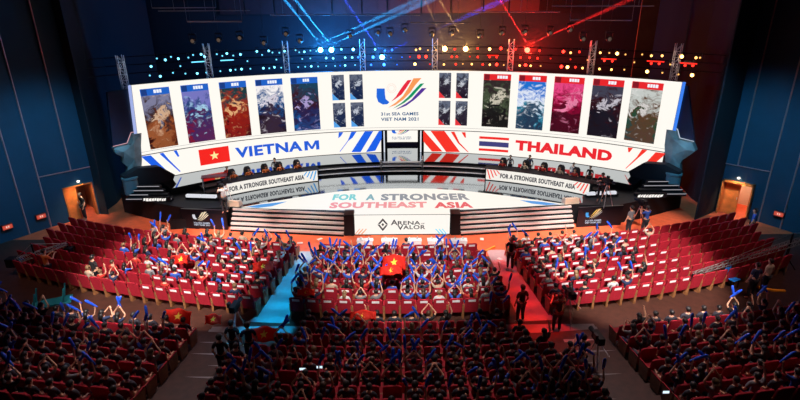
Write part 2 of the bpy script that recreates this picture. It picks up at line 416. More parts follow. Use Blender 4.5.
# corner pillars with floor monitors on top, front stairs, fascias
def wedge(root, name, w, d, h, m):
    MB().prism([(-w / 2, -d / 2, 0), (-w / 2, d / 2, 0), (-w / 2, d / 2, h), (-w / 2, -d / 4, h * .75)], (w, 0, 0)).build('cabinet', m, root)
    MB().add([(-w * .42, -d / 2 + d * .02, h * .04), (w * .42, -d / 2 + d * .02, h * .04), (w * .42, -d * .27, h * .7), (-w * .42, -d * .27, h * .7)], [(0, 1, 2, 3)]).build('grille', M_steel, root)
for sg, nm in ((-1, 'left'), (1, 'right')):
    p = tag(MB().box(sg * 2.68, sg * 3.2, 25.82, 26.4, 0, ZS + .02).build('corner_pillar', M_black), 'black square pillar at the %s edge of the front screen' % nm, 'pillar', 'front pillars')
    w = thing('floor_monitor', 'small grey wedge monitor on top of the %s front pillar' % nm, 'speaker', (sg * 2.9, 26.1, ZS + .022), pi, 'wedge monitors')
    wedge(w, '', .52, .42, .26, mat('grey speaker', (.16, .15, .14), .6))
    w = thing('floor_monitor', 'beige covered wedge monitor on the stage at the outer end of the %s stairs' % nm, 'speaker', (sg * 9.7, 27.55, ZS + .006), pi + sg * .15, 'wedge monitors')
    wedge(w, '', .85, .5, .36, mat('beige cover', (.62, .48, .36), .8))
    stt = thing('front_stairs', 'black stage stairs with silver treads %s of the front screen' % nm, 'stairs', (0, 0, 0), 0, 'front stairs')
    a0, a1 = Vector((sg * 3.24, 25.72, 0)), Vector((sg * 9.75, 26.55, 0))
    nrm = Vector((-(a1.y - a0.y), (a1.x - a0.x), 0)).normalized()
    if nrm.y < 0: nrm = -nrm
    N = 5; run = .155; dzs = (ZS - .05) / N
    bd = MB()
    for k in range(N):
        q0, q1 = a0 + nrm * run * k, a1 + nrm * run * k
        bd.prism([q0, q1, a1 + nrm * run * N, a0 + nrm * run * N], (0, 0, dzs * (k + 1)))
    bd.build('stringer', M_black, stt)
    for k in range(N):
        q0, q1 = a0 + nrm * (run * k - .012), a1 + nrm * (run * k - .012); up = Vector((0, 0, dzs * (k + 1)))
        MB().prism([q0 + up, q1 + up, q1 + nrm * .15 + up, q0 + nrm * .15 + up], (0, 0, .012)).build('tread', M_steel, stt)
        MB().prism([q0 + up - Vector((0, 0, .1)), q1 + up - Vector((0, 0, .1)), q1 - nrm * .008 + up - Vector((0, 0, .1)), q0 - nrm * .008 + up - Vector((0, 0, .1))], (0, 0, .1)).build('tread_edge', M_steel, stt)
# emblem boards on the black fascia
SWL = {'blue': [(245, 190), (298, 190), (300, 230), (305, 260), (330, 282), (315, 295), (285, 297), (255, 280), (243, 245)],
       'red': [(450, 135), (478, 132), (440, 190), (410, 230), (370, 260), (340, 278), (372, 245), (400, 200), (425, 165)],
       'orange': [(490, 122), (543, 120), (500, 170), (470, 215), (420, 265), (370, 300), (320, 318), (370, 285), (420, 240), (455, 185)],
       'green': [(535, 158), (562, 155), (520, 200), (480, 245), (430, 285), (380, 312), (350, 325), (410, 285), (455, 245), (490, 205)],
       'purple': [(545, 188), (577, 187), (530, 235), (490, 270), (440, 305), (390, 325), (370, 330), (440, 290), (475, 265), (510, 225)]}
LOGOC = {'blue': (.015, .14, .72), 'red': (.82, .02, .05), 'orange': (.95, .33, .10), 'green': (.0, .30, .13), 'purple': (.09, .03, .32)}
def emblem(root, fn, x0, x1, y0, y1, cols, st=1.):
    for k, poly in SWL.items():
        pts = [fn(x0 + (a - 243) / 334. * (x1 - x0), y1 - (b - 120) / 210. * (y1 - y0)) for a, b in poly]
        me = MB(); me.add(pts, [tuple(range(len(pts)))])
        flat(me, 'emblem_stroke', led('emblem ' + k + ' %d' % (st * 10 + sum(cols[k]) * 1000), cols[k], st), root)
for sg, nm in ((-1, 'left'), (1, 'right')):
    eb = thing('emblem_board', 'black board with %s games emblem beside the %s stairs' % ('white and gold' if sg < 0 else 'blue and orange', nm), 'board', (sg * 11.0, 26.98, 0), sg * -.0 , 'emblem boards')
    a, b = Vector((sg * 9.95, 26.75, 0)), Vector((sg * 12.6, 27.05, 0))
    eb.location = (0, 0, 0)
    MB().prism([a, b, b + Vector((0, .12, 0)), a + Vector((0, .12, 0))], (0, 0, ZS)).build('board', M_blackgloss, eb)
    d = (b - a).normalized() * (1 if sg > 0 else -1); o0 = a if sg > 0 else b
    fn = lambda x, z, d=d, o0=o0: tuple(o0 + d * x + Vector((0, -.015, z)))
    cols = {k: ((.9, .75, .5) if k != 'blue' else (.75, .75, .8)) for k in LOGOC} if sg < 0 else dict(LOGOC, red=(.95, .55, .1), orange=(1, .6, .25), green=(.75, .6, .35), purple=(.35, .3, .3), blue=(.05, .4, .9))
    xc = 1.15 if sg < 0 else .95
    emblem(eb, fn, xc - .5, xc + .5, .5, 1.08, cols, .9)
    flat(text('31st SEA GAMES', xc - .48, xc + .48, .33, .43, fn), 'lettering', led('board text', (.65, .75, .9), .9), eb)
    flat(text('VIET NAM 2021', xc - .48, xc + .48, .2, .3, fn), 'lettering', led('board text', (.65, .75, .9), .9), eb)

# ================================================================== VIDEO WALL
def art_mat(name, cols, bw=False, fig=True, seed=0):
    # poster art: a generic half-length figure in soft noise, colours from bottom to top + highlight + body
    m = bpy.data.materials.new(name); m.use_nodes = True; nt = m.node_tree; L = nt.links.new; N = nt.nodes.new
    b = nt.nodes['Principled BSDF']; b.inputs['Base Color'].default_value = (.01, .01, .01, 1); b.inputs['Specular IOR Level'].default_value = .2
    uv = N('ShaderNodeTexCoord'); mp = N('ShaderNodeMapping'); mp.inputs['Location'].default_value = (seed * 3.7, seed * 1.9, seed)
    mp.inputs['Scale'].default_value = (1, 2.1, 1)
    L(uv.outputs['UV'], mp.inputs['Vector'])
    n = N('ShaderNodeTexNoise'); n.inputs['Scale'].default_value = 2.3; n.inputs['Detail'].default_value = 6; n.inputs['Roughness'].default_value = .65; n.inputs['Distortion'].default_value = 1.6
    L(mp.outputs['Vector'], n.inputs['Vector'])
    sx = N('ShaderNodeSeparateXYZ'); L(uv.outputs['UV'], sx.inputs['Vector'])
    def M(op, a, c, cl=False):
        q = N('ShaderNodeMath'); q.operation = op; q.use_clamp = cl
        for i, w in enumerate((a, c)):
            if hasattr(w, 'links') or hasattr(w, 'is_linked'): L(w, q.inputs[i])
            else: q.inputs[i].default_value = w
        return q.outputs[0]
    nz = M('MULTIPLY', M('SUBTRACT', n.outputs['Fac'], .5), 1.9)
    cols = [tuple(x ** 1.5 for x in q) for q in cols[:3]] + [cols[3], cols[4], tuple(x ** 1.4 for x in cols[5])]
    vv = M('ADD', sx.outputs['Y'], nz)
    rp = N('ShaderNodeValToRGB'); e = rp.color_ramp.elements
    e[0].color = (*cols[0], 1); e[0].position = .05; e[1].color = (*cols[3], 1); e[1].position = .92
    for pos, c in ((.36, cols[1]), (.62, cols[2])):
        k = e.new(pos); k.color = (*c, 1)
    L(vv, rp.inputs['Fac'])
    n2 = N('ShaderNodeTexNoise'); n2.inputs['Scale'].default_value = 3.4; n2.inputs['Detail'].default_value = 4; n2.inputs['Distortion'].default_value = 1.2
    L(mp.outputs['Vector'], n2.inputs['Vector'])
    hl = N('ShaderNodeValToRGB'); hl.color_ramp.elements[0].position = .59; hl.color_ramp.elements[1].position = .72
    L(n2.outputs['Fac'], hl.inputs['Fac'])
    def ell(cx, cy, rx, ry):
        dx = M('DIVIDE', M('SUBTRACT', M('ADD', sx.outputs['X'], M('MULTIPLY', nz, 1.1)), cx), rx)
        dy = M('DIVIDE', M('SUBTRACT', M('ADD', sx.outputs['Y'], M('MULTIPLY', nz, .5)), cy), ry)
        d = M('ADD', M('MULTIPLY', dx, dx), M('MULTIPLY', dy, dy))
        return M('MULTIPLY', M('SUBTRACT', 1.2, d), 2., True)
    col = rp.outputs['Color']
    def mix(f, a, c):
        q = N('ShaderNodeMixRGB'); L(f, q.inputs['Fac'])
        L(a, q.inputs['Color1'])
        if isinstance(c, tuple): q.inputs['Color2'].default_value = (*c, 1)
        else: L(c, q.inputs['Color2'])
        return q.outputs['Color']
    rnd = random.Random(seed)
    if fig:
        col = mix(M('MULTIPLY', ell(.5 + rnd.uniform(-.1, .1), .18, .46, .38), .75), col, cols[5])
        col = mix(M('MULTIPLY', ell(.5 + rnd.uniform(-.12, .12), .63, .24, .11), .7), col, cols[4])
    col = mix(M('MULTIPLY', hl.outputs['Color'], .55), col, cols[4])
    L(col, b.inputs['Emission Color']); b.inputs['Emission Strength'].default_value = 1.
    return m

def cylmap(r): return lambda t, z: tuple(pc(t, z, r))
RF = RS - .03                                            # content plane just in front of the face
def cyl_patch(t0, t1, z0, z1, r, n=6):
    vs, fs = [], []
    for i in range(n + 1):
        t = t0 + (t1 - t0) * i / n; vs += [tuple(pc(t, z0, r)), tuple(pc(t, z1, r))]
    fs = [(2 * i, 2 * i + 2, 2 * i + 3, 2 * i + 1) for i in range(n)]
    return MB().add(vs, fs)
def uv_patch(name, t0, t1, z0, z1, r, m, parent, n=5):
    mb = cyl_patch(t0, t1, z0, z1, r, n)
    me = bpy.data.meshes.new(name); me.from_pydata(mb.v, [], mb.f); me.materials.append(m)
    ul = me.uv_layers.new(name='uv')
    for p in me.polygons:
        for li in p.loop_indices:
            vi = me.loops[li].vertex_index; ul.data[li].uv = ((vi // 2) / n, vi % 2)
    return link(name, me, parent)
vw = thing('video_wall', 'long curved white video wall with hero posters and games emblem above the stage', 'screen', (0, 0, 0))
TLT, TLB, TRT, TRB = at_cyl(131.5, 86, YC, RS)[0], at_cyl(140, 155, YC, RS)[0], at_cyl(682.5, 81, YC, RS)[0], at_cyl(668, 152, YC, RS)[0]
def slant(r, n=60, z0=ZM + .02, z1=ZT - .01):
    vs = []
    for i in range(n + 1):
        k = i / n; vs += [tuple(pc(TLB + (TRB - TLB) * k, z0, r)), tuple(pc(TLT + (TRT - TLT) * k, z1, r))]
    return vs, [(2 * i, 2 * i + 2, 2 * i + 3, 2 * i + 1) for i in range(n)]
va, fa = slant(RS + .004, z0=ZM - .02, z1=ZT); vb, fb = slant(RS + .35, z0=ZM - .02, z1=ZT); n_ = len(va)
cb = MB(); cb.add(va + vb, fa + [tuple(i + n_ for i in f[::-1]) for f in fb] + [(2 * i + q, 2 * i + 2 + q, 2 * i + 2 + q + n_, 2 * i + q + n_) for i in range(60) for q in (0, 1)] + [(0, 1, 1 + n_, n_), (n_ - 2, n_ - 1, 2 * n_ - 1, 2 * n_ - 2)])
cb.build('cabinet', M_black, vw)
va, fa = slant(RS); flat(MB().add(va, fa), 'screen_face', M_white, vw)
flat(cyl_patch(-TH, TH, ZM + .20, ZM + .225, RF, 60), 'seam_line', M_seam, vw)
MB().prism([pc(TLB - .008, ZM, RS - .02), pc(TLB - .001, ZM, RS - .02), pc(TLT - .001, ZT, RS - .02), pc(TLT - .008, ZT, RS - .02)], (-.05, .06, 0)).build('edge_strip', led('edge strip', (.45, .55, 1), .8), vw)
MB().prism([pc(TRB + .001, ZM, RS - .02), pc(TRB + .008, ZM, RS - .02), pc(TRT + .008, ZT, RS - .02), pc(TRT + .001, ZT, RS - .02)], (.05, .06, 0)).build('edge_strip', led('edge strip blue', (.05, .25, 1), .9), vw)
CARDS = [  # theta0, theta1, six colours: bottom, low, mid, top, highlight, body
    (-.741, -.668, [(.10, .02, .02), (.36, .12, .05), (.10, .06, .06), (.20, .20, .32), (.85, .55, .35), (.48, .20, .09)]),
    (-.639, -.566, [(.35, .03, .08), (.20, .05, .18), (.03, .12, .30), (.18, .18, .52), (.45, .75, .95), (.12, .06, .20)]),
    (-.537, -.462, [(.06, .01, .03), (.30, .04, .03), (.50, .08, .03), (.01, .04, .05), (.95, .55, .25), (.42, .04, .03)]),
    (-.436, -.358, [(.06, .03, .05), (.05, .04, .12), (.02, .18, .40), (.92, .88, .88), (.88, .80, .88), (.10, .06, .10)]),
    (-.334, -.254, [(.03, .22, .50), (.04, .05, .16), (.12, .03, .05), (.01, .05, .10), (.55, .45, .85), (.06, .05, .16)]),
    (.251, .332, [(.03, .01, .02), (.06, .05, .05), (.16, .20, .13), (.03, .02, .02), (.80, .72, .58), (.03, .03, .03)]),
    (.355, .435, [(.01, .22, .32), (.05, .35, .48), (.85, .88, .95), (.01, .16, .62), (.80, .85, .95), (.06, .04, .10)]),
    (.457, .54, [(.10, .0, .03), (.18, .01, .05), (.42, .01, .10), (.80, .06, .22), (1., .30, .50), (.14, .01, .04)]),
    (.563, .645, [(.05, .02, .03), (.03, .03, .05), (.10, .02, .03), (.05, .05, .08), (.70, .66, .74), (.035, .03, .05)]),
    (.665, .743, [(.10, .14, .14), (.05, .16, .10), (.22, .12, .06), (.55, .58, .55), (.85, .82, .80), (.20, .10, .06)])]
for i, (t0, t1, c) in enumerate(CARDS):
    z0, z1 = (3.56, 7.30) if i < 5 else (3.68, 7.42)
    z0 -= .0; base = led('header blue', (.015, .13, .60), .95) if i < 5 else led('header red', (.85, .02, .025), .95)
    cd = flat(cyl_patch(t0, t1, z0, z1, RF, 5), 'hero_poster', M_dark, vw)
    uv_patch('poster_art', t0, t1, z0, z1 - .42, RF - .006, art_mat('poster art %d' % i, c, seed=i + 1), cd)
    flat(cyl_patch(t0, t1, z1 - .42, z1, RF - .006, 5), 'poster_header', base, cd)
    flat(cyl_patch(t0 + .002, t0 + (t1 - t0) * .22, z1 - .40, z1 - .03, RF - .010, 2), 'header_badge', led('header badge ' + ('b' if i < 5 else 'r'), (.01, .05, .25) if i < 5 else (.25, .01, .02), .9), cd)
    gl = MB(); rnd = random.Random(i); w = (t1 - t0); x = t0 + w * (.45 if i < 5 else .5)
    for k in range(3 + i % 2):                            # illegible white lettering of the header
        ww = w * rnd.uniform(.06, .09); q = cyl_patch(x, x + ww, z1 - .30, z1 - .10, RF - .012, 1); gl.add(q.v, q.f); x += ww + w * .015
    flat(gl, 'header_lettering', led('header lettering', (.9, .92, 1)), cd)
for i, (t0, t1, sd) in enumerate(((-.2125, -.1745, 0), (-.158, -.118, 0), (.1165, .153, 1), (.169, .206, 1))):
    for k, (z0, z1) in enumerate(((3.62, 5.40), (5.60, 7.38))):
        dz_ = .06 if sd else 0
        cd = flat(cyl_patch(t0, t1, z0 + dz_, z1 + dz_, RF, 2), 'small_poster', M_dark, vw)
        g1, g2, g3 = ((.02, .05, .14), (.10, .13, .22), (.75, .8, .9))
        if sd: g1, g2, g3 = ((.05, .03, .06), (.14, .13, .18), (.75, .78, .85))
        uv_patch('poster_art', t0, t1, z0 + dz_, z1 + dz_, RF - .006, art_mat('small art %d%d' % (i, k), [g1, g2, g1, (.12, .14, .2), g3, g1], seed=20 + i * 2 + k), cd, 2)
        q = MB(); w = t1 - t0
        q.add([pc(t0, z0 + dz_, RF - .012), pc(t0 + w * .55, z0 + dz_, RF - .012), pc(t0, z0 + dz_ + .5, RF - .012)], [(0, 1, 2)])
        flat(q, 'corner_mark', led('corner blue', (.1, .4, .9), .9) if not sd else led('corner red', (.9, .04, .05), .9), cd)
def wallpx(u, v, r=RF):
    t, z = at_cyl(u, v, YC, r); return tuple(pc(t, z, r))
lg = flat(cyl_patch(-.112, .108, ZM + .26, ZT - .05, RS - .012, 8), 'emblem_panel', M_white, vw)
for k, poly in SWL.items():
    flat(MB().add([wallpx(340 + a / 6.667, 60 + b / 6.667) for a, b in poly], [tuple(range(len(poly)))]), 'emblem_stroke', led('logo ' + k, LOGOC[k]), lg)
ring = MB(); t_, z_ = at_cyl(391.5, 88.3, YC, RF)
for k in range(20):
    for rr, ww in ((.30, .05), (.19, .045)):
        a = 2 * pi * k / 20; b = a + .2
        ring.add([tuple(pc(t_ + r * cos(q) / RS, z_ + r * sin(q), RF)) for r, q in ((rr, a), (rr + ww, a), (rr + ww, b), (rr, b))], [(0, 1, 2, 3)])
flat(ring, 'emblem_sun', led('logo sun', (1, .72, .62)), lg)
def wall_text(s, u0, u1, v0, v1, m, par, nm='lettering', shear=0, bold=.03, r=RF):
    t0, _ = at_cyl(u0, (v0 + v1) / 2, YC, r); t1, _ = at_cyl(u1, (v0 + v1) / 2, YC, r)
    _, z1 = at_cyl((u0 + u1) / 2, v0, YC, r); _, z0 = at_cyl((u0 + u1) / 2, v1, YC, r)
    return flat(text(s, t0, t1, z0, z1, cylmap(r), shear, bold), nm, m, par)
M_logotext = led('logo text', (.02, .10, .24))
wall_text('31st SEA GAMES', 381, 418.5, 112.2, 115.4, M_logotext, lg)
wall_text('VIET NAM 2021', 381, 418.5, 117.4, 120.8, M_logotext, lg)

# lower bands
def band(side, label, t0, t1):
    b = thing('banner_screen', label, 'screen', (0, 0, 0), 0, 'team banner screens')
    MB().arc(YC, RS + .002, RS + .3, t0, t1, ZB + .002, ZM - .03, 24).build('cabinet', M_black, b)
    flat(cyl_patch(t0, t1, ZB + .02, ZM - .03, RS, 24), 'screen_face', M_white, b)
    return b
def bpx(poly, x0, y0, s, z0=ZB + .025, z1=ZM - .035):
    out = []
    for a, c in poly:
        t, z = at_cyl(x0 + a / s, y0 + c / s, YC, RF); out.append(tuple(pc(t, min(max(z, z0), z1), RF)))
    return MB().add(out, [tuple(range(len(out)))])
tL = at_cyl(382, 141, YC, RS)[0]; tR = at_cyl(423, 141, YC, RS)[0]
bl = band(-1, 'white curved banner screen reading VIETNAM with a red star flag', -TH, tL)
br = band(1, 'white curved banner screen reading THAILAND with a striped flag', tR, TH)
for poly, x0, y0, s in (([(140, 42), (205, 36), (345, 168), (300, 186)], 120, 150, 6.667), ([(262, 24), (288, 18), (328, 66), (405, 142), (398, 146), (318, 74)], 120, 150, 6.667),
                        ([(357, 6), (378, 2), (396, 40), (386, 47)], 120, 150, 6.667), ([(58, 76), (88, 76), (74, 106), (55, 122)], 330, 120, 6.667),
                        ([(142, 76), (176, 74), (152, 116), (122, 140), (68, 212), (64, 210), (118, 138)], 330, 120, 6.667), ([(232, 74), (288, 73), (204, 214), (143, 214)], 330, 120, 6.667),
                        ([(326, 73), (345, 73), (345, 122), (302, 205), (240, 214)], 330, 120, 6.667)):
    flat(bpx(poly, x0, y0, s), 'blue_stripe', M_blue, bl)
for poly, x0, y0, s in (([(93, 124), (97, 124), (170, 206), (128, 206), (93, 165)], 400, 100, 4.), ([(122, 123), (178, 123), (240, 208), (185, 208)], 400, 100, 4.),
                        ([(203, 127), (218, 127), (238, 170), (275, 209), (271, 209), (232, 173)], 400, 100, 4.), ([(246, 129), (262, 129), (264, 151), (259, 150)], 400, 100, 4.),
                        ([(638, 148), (708, 156), (548, 300), (508, 286)], 560, 130, 6.667), ([(548, 128), (583, 134), (522, 186), (440, 258), (436, 256), (512, 180)], 560, 130, 6.667),
                        ([(452, 116), (488, 112), (464, 148), (455, 148)], 560, 130, 6.667)):
    flat(bpx(poly, x0, y0, s), 'red_stripe', M_red, br)
wall_text('VIETNA', 235, 302.5, 143.9, 154.3, M_text_blue, bl, bold=.04)
mm = MB(); t0, z1 = at_cyl(304, 140.6, YC, RF); t1, z0 = at_cyl(319.5, 149.5, YC, RF); z1, z0 = 2.755, 2.06
L_ = [(0, 0), (.22, 0), (.22, .62), (.43, .1), (.57, .1), (.78, .62), (.78, 0), (1, 0), (1, 1), (.74, 1), (.5, .38), (.26, 1), (0, 1)]
mm.add([tuple(pc(t0 + (t1 - t0) * a, z0 + (z1 - z0) * c, RF)) for a, c in L_], [(0, 1, 2, 11, 12), (2, 3, 4, 5, 9, 10, 11)[:3] + (10, 11), (3, 4, 10), (4, 5, 9, 10), (5, 6, 7, 8, 9)])
flat(mm, 'letter_m', M_text_blue, bl)
wall_text('THAILAND', 515, 613, 144.6, 155.2, M_text_red, br, bold=.06)
t0, t1 = at_cyl(199.5, 158, YC, RF)[0], at_cyl(229.5, 155, YC, RF)[0]
fl_ = flat(cyl_patch(t0, t1, 1.93, 3.02, RF, 4), 'flag_panel', M_flag_red, bl)
tc = (t0 + t1) / 2; stp = []
def starpts(n=5, r=1., r2=.4): return [((r if k % 2 == 0 else r2) * sin(pi * k / n), (r if k % 2 == 0 else r2) * cos(pi * k / n)) for k in range(2 * n)]
flat(MB().add([tuple(pc(tc + a * .33 / RS, 2.475 + b * .33, RF - .008)) for a, b in starpts()], [tuple(range(10))]), 'flag_star', M_star, fl_)
t0, t1 = at_cyl(479, 145, YC, RF)[0], at_cyl(508.5, 147, YC, RF)[0]
fl_ = flat(cyl_patch(t0, t1, 1.86, 2.94, RF, 4), 'flag_panel', M_white, br)
for z0, z1, m in ((1.86, 2.04, M_flag_red), (2.22, 2.58, M_navy), (2.76, 2.94, M_flag_red)):
    flat(cyl_patch(t0, t1, z0, z1, RF - .006, 4), 'flag_stripe', m, fl_)

# centre entrance: recessed screen between two posts
ce = thing('entrance_screen', 'small recessed screen with games emblem in the gap between the banners', 'screen', (0, 0, 0))
MB().arc(YC, 25.5, 25.75, -.075, .075, ZB, ZM + .6, 4).build('cabinet', M_black, ce)
flat(cyl_patch(-.056, .056, ZB + .26, ZM + .5, 25.48, 6), 'screen_face', M_white, ce)
fnc = cylmap(25.46)
emblem(ce, fnc, -.03, .03, 2.42, 3.12, LOGOC)
flat(text('31st SEA GAMES', -.03, .03, 2.20, 2.28, fnc), 'lettering', M_logotext, ce)
flat(text('VIET NAM 2021', -.03, .03, 2.06, 2.14, fnc), 'lettering', M_logotext, ce)
for sg, nm in ((-1, 'left'), (1, 'right')):
    tj = tL - .003 if sg < 0 else tR + .003
    p = thing('entrance_post', 'black post with a white light line at the %s of the entrance gap' % nm, 'post', (0, 0, 0), 0, 'entrance posts')
    a, b = (tj, tj + .020) if sg < 0 else (tj - .020, tj)
    MB().arc(YC, RS - .02, RS + .9, a, b, ZB + .002, ZM - .03, 1).build('column', M_black, p)
    a, b = (tj + .008, tj + .012) if sg < 0 else (tj - .012, tj - .008)
    MB().arc(YC, RS - .05, RS - .021, a, b, ZB + .01, ZM - .04, 1).build('light_line', led('light line', (.85, .9, 1), .9), p)
# short centre staircase with side rails
cs = thing('entrance_stairs', 'short silver staircase with white side posts in the middle of the tier', 'stairs', (0, 0, 0))
for k in range(3):
    r0 = 19.95 + k * .3
    MB().arc(YC, r0, 20.89, -.065, .065, ZS + .14 * k + .004, ZS + .14 * (k + 1), 4).build('step', mat('lit step nosing', (.7, .7, .72), .45, .7), cs)
for sg in (-1, 1):
    MB().arc(YC, 19.9, 20.0, sg * .0715 - .003, sg * .0715 + .003, ZS + .004, ZB + .42, 1).build('rail_post', M_alu, cs)
    p = pc(sg * .0715, 0, 19.95); q = pc(sg * .0715, 0, 20.85)
    MB().tube((p.x, p.y, ZB + .40), (q.x, q.y, ZB + .42), .02).build('hand_rail', M_alu, cs)

# side wings: dark glossy panel with lit notch, faceted set rock, draped case
for sg, nm in ((-1, 'left'), (1, 'right')):
    w = thing('side_backdrop', 'dark blue wing panel with glowing notched edge at the %s end of the wall' % nm, 'panel', (0, 0, 0), 0, 'wing panels')
    # continues the wall line outward
    r = 23.62
    PXP = [(141.5, 131), (131, 132.5), (127, 143), (113, 146.5), (107, 92), (133.5, 88)] if sg < 0 else [(666.5, 127.5), (677.5, 129), (680, 138), (694, 141.5), (688, 86), (673, 84)]
    pts = [pc(*at_cyl(u, v, YC, r), r) for u, v in PXP]
    n = Vector((sg * sin(.85), cos(.85), 0))
    MB().prism(pts, n * .2).build('panel', mat('navy gloss panel', (.006, .03, .07), .3, noise=.3, nscale=.6), w)
    ln = MB(); low = [pc(*at_cyl(u, v, YC, r - .03), r - .03) for u, v in PXP[:4]]
    ln.path(low, .022, 5).build('light_line', led('notch line ' + nm, (.9, .5, .55) if sg < 0 else (.75, .85, 1), .75), w)
    rk = thing('set_rock', 'pale teal faceted set rock below the %s wing panel' % nm, 'set piece', tuple(pc(sg * .842, 0, 23.6)) , 0, 'set rocks')
    rk.location = (0, 0, 0)
    # a jagged faceted block: outline front and back with an off-centre ridge
    PXR = [(141.5, 133), (132, 134.5), (128, 145), (114, 149), (116, 154), (123, 157), (123, 163), (128, 167), (128, 176), (141, 176), (142, 160), (141, 146)] if sg < 0 else \
          [(666.5, 129.5), (676.5, 131), (679, 140), (692.5, 143), (695.5, 151), (686, 158), (681, 161), (680, 165), (680, 176), (667, 176), (665, 160), (664.5, 145)]
    r0 = 23.4; at_ = lambda u, v, r: pc(*at_cyl(u, v, YC, r), r)
    fr = [at_(u, v, r0) for u, v in PXR]; bk = [p + Vector((sg * .35, .4, 0)) for p in fr]; nn_ = len(PXR)
    rg = [at_(*q, r0 - .22) for q in (((134, 143), (124, 152), (135, 160)) if sg < 0 else ((673, 139), (686, 150), (672, 155)))]
    near = [0, 0, 0, 1, 1, 1, 1, 2, 2, 2, 2, 0]
    fs = []
    for i in range(nn_):
        j = (i + 1) % nn_
        fs.append((i, j, 2 * nn_ + near[i]))
        if near[i] != near[j]: fs.append((j, 2 * nn_ + near[j], 2 * nn_ + near[i]))
        fs.append((i, i + nn_, j + nn_, j))
    fs.append((2 * nn_, 2 * nn_ + 1, 2 * nn_ + 2)); fs.append(tuple(range(nn_, 2 * nn_)))
    mb = MB(); mb.add(fr + bk + rg, fs)
    mb.build('rock_body', mat('pale teal rock', (.20, .27, .29), .6, noise=.45, nscale=1.1), rk)
    p = pc(sg * .815, 0, 22.75)
    MB().lathe([(.38, 0), (.42, .06), (.42, .95), (.47, 1.0), (.47, 1.1), (.05, 1.12)], (p.x, p.y, ZS + .004), 20).build('drum_base', mat('teal drum', (.16, .30, .34), .5), rk)
    cs_ = thing('draped_case', 'large case under a black drape covering the lower %s end of the banner' % nm, 'case', (0, 0, 0), 0, 'draped cases')
    t0, t1 = (.665, .80)
    pts = [pc(sg * t, z, 22.55) for t, z in ((.715, ZS + .004), (.83, ZS + .004), (.83, 2.45), (.79, 2.75), (.735, 2.6), (.70, 1.9))]
    MB().prism(pts, n * .6).build('drape', mat('black drape cloth', (.014, .016, .022), .8), cs_)
# wing stair racks with white edge lines and a lit sign of illegible letters
for sg, nm, (x0, x1) in ((-1, 'left', (-16.3, -13.6)), (1, 'right', (13.9, 16.9))):
    rk = thing('wing_steps', 'black stepped rack with white edge lines and a lit sign on the %s wing' % nm, 'rack', (0, 0, 0), 0, 'wing racks')
    for k in range(4):
        y = 27.95 + k * .3 + (.35 if sg < 0 else .55); z = ZS + .16 * (k + 1); a, b = (x0 + .1 * k, x1 - .35 * k) if sg < 0 else (x0 + .35 * k, x1 - .1 * k)
        MB().box(a, b, y, y + .3, ZS + .004, z).build('step', M_black, rk)
        if k != 1: MB().box(a, b, y - .02, y, z - .035, z).build('edge_line', led('rack edge line', (.75, .72, .8), .5), rk)
        else: MB().box(a if sg < 0 else x1 - 1.3, a + 1.1 if sg < 0 else b, y - .02, y, z - .035, z).build('edge_line', led('rack edge line', (.75, .72, .8), .5), rk)
    sgn = MB().box(x0 + (1.1 if sg < 0 else -.2), x0 + (2.75 if sg < 0 else 1.6), 28.05, 28.12, ZS + .06, ZS + .36).build('sign_board', M_black, rk)
    gm = MB(); x = x0 + (1.15 if sg < 0 else -.1); rnd = random.Random(9 + sg)
    for k in range(9):
        w = rnd.uniform(.10, .16)
        gm.prism([(x, 28.035, ZS + .12), (x + w, 28.035, ZS + .12 + rnd.uniform(-.03, .03)), (x + w + .04, 28.035, ZS + .29), (x + .04, 28.035, ZS + .29 - rnd.uniform(0, .05))], (0, .01, 0)); x += w + .025
    gm.build('sign_lettering', led('sign lettering', (1, .95, .9), .95), sgn)

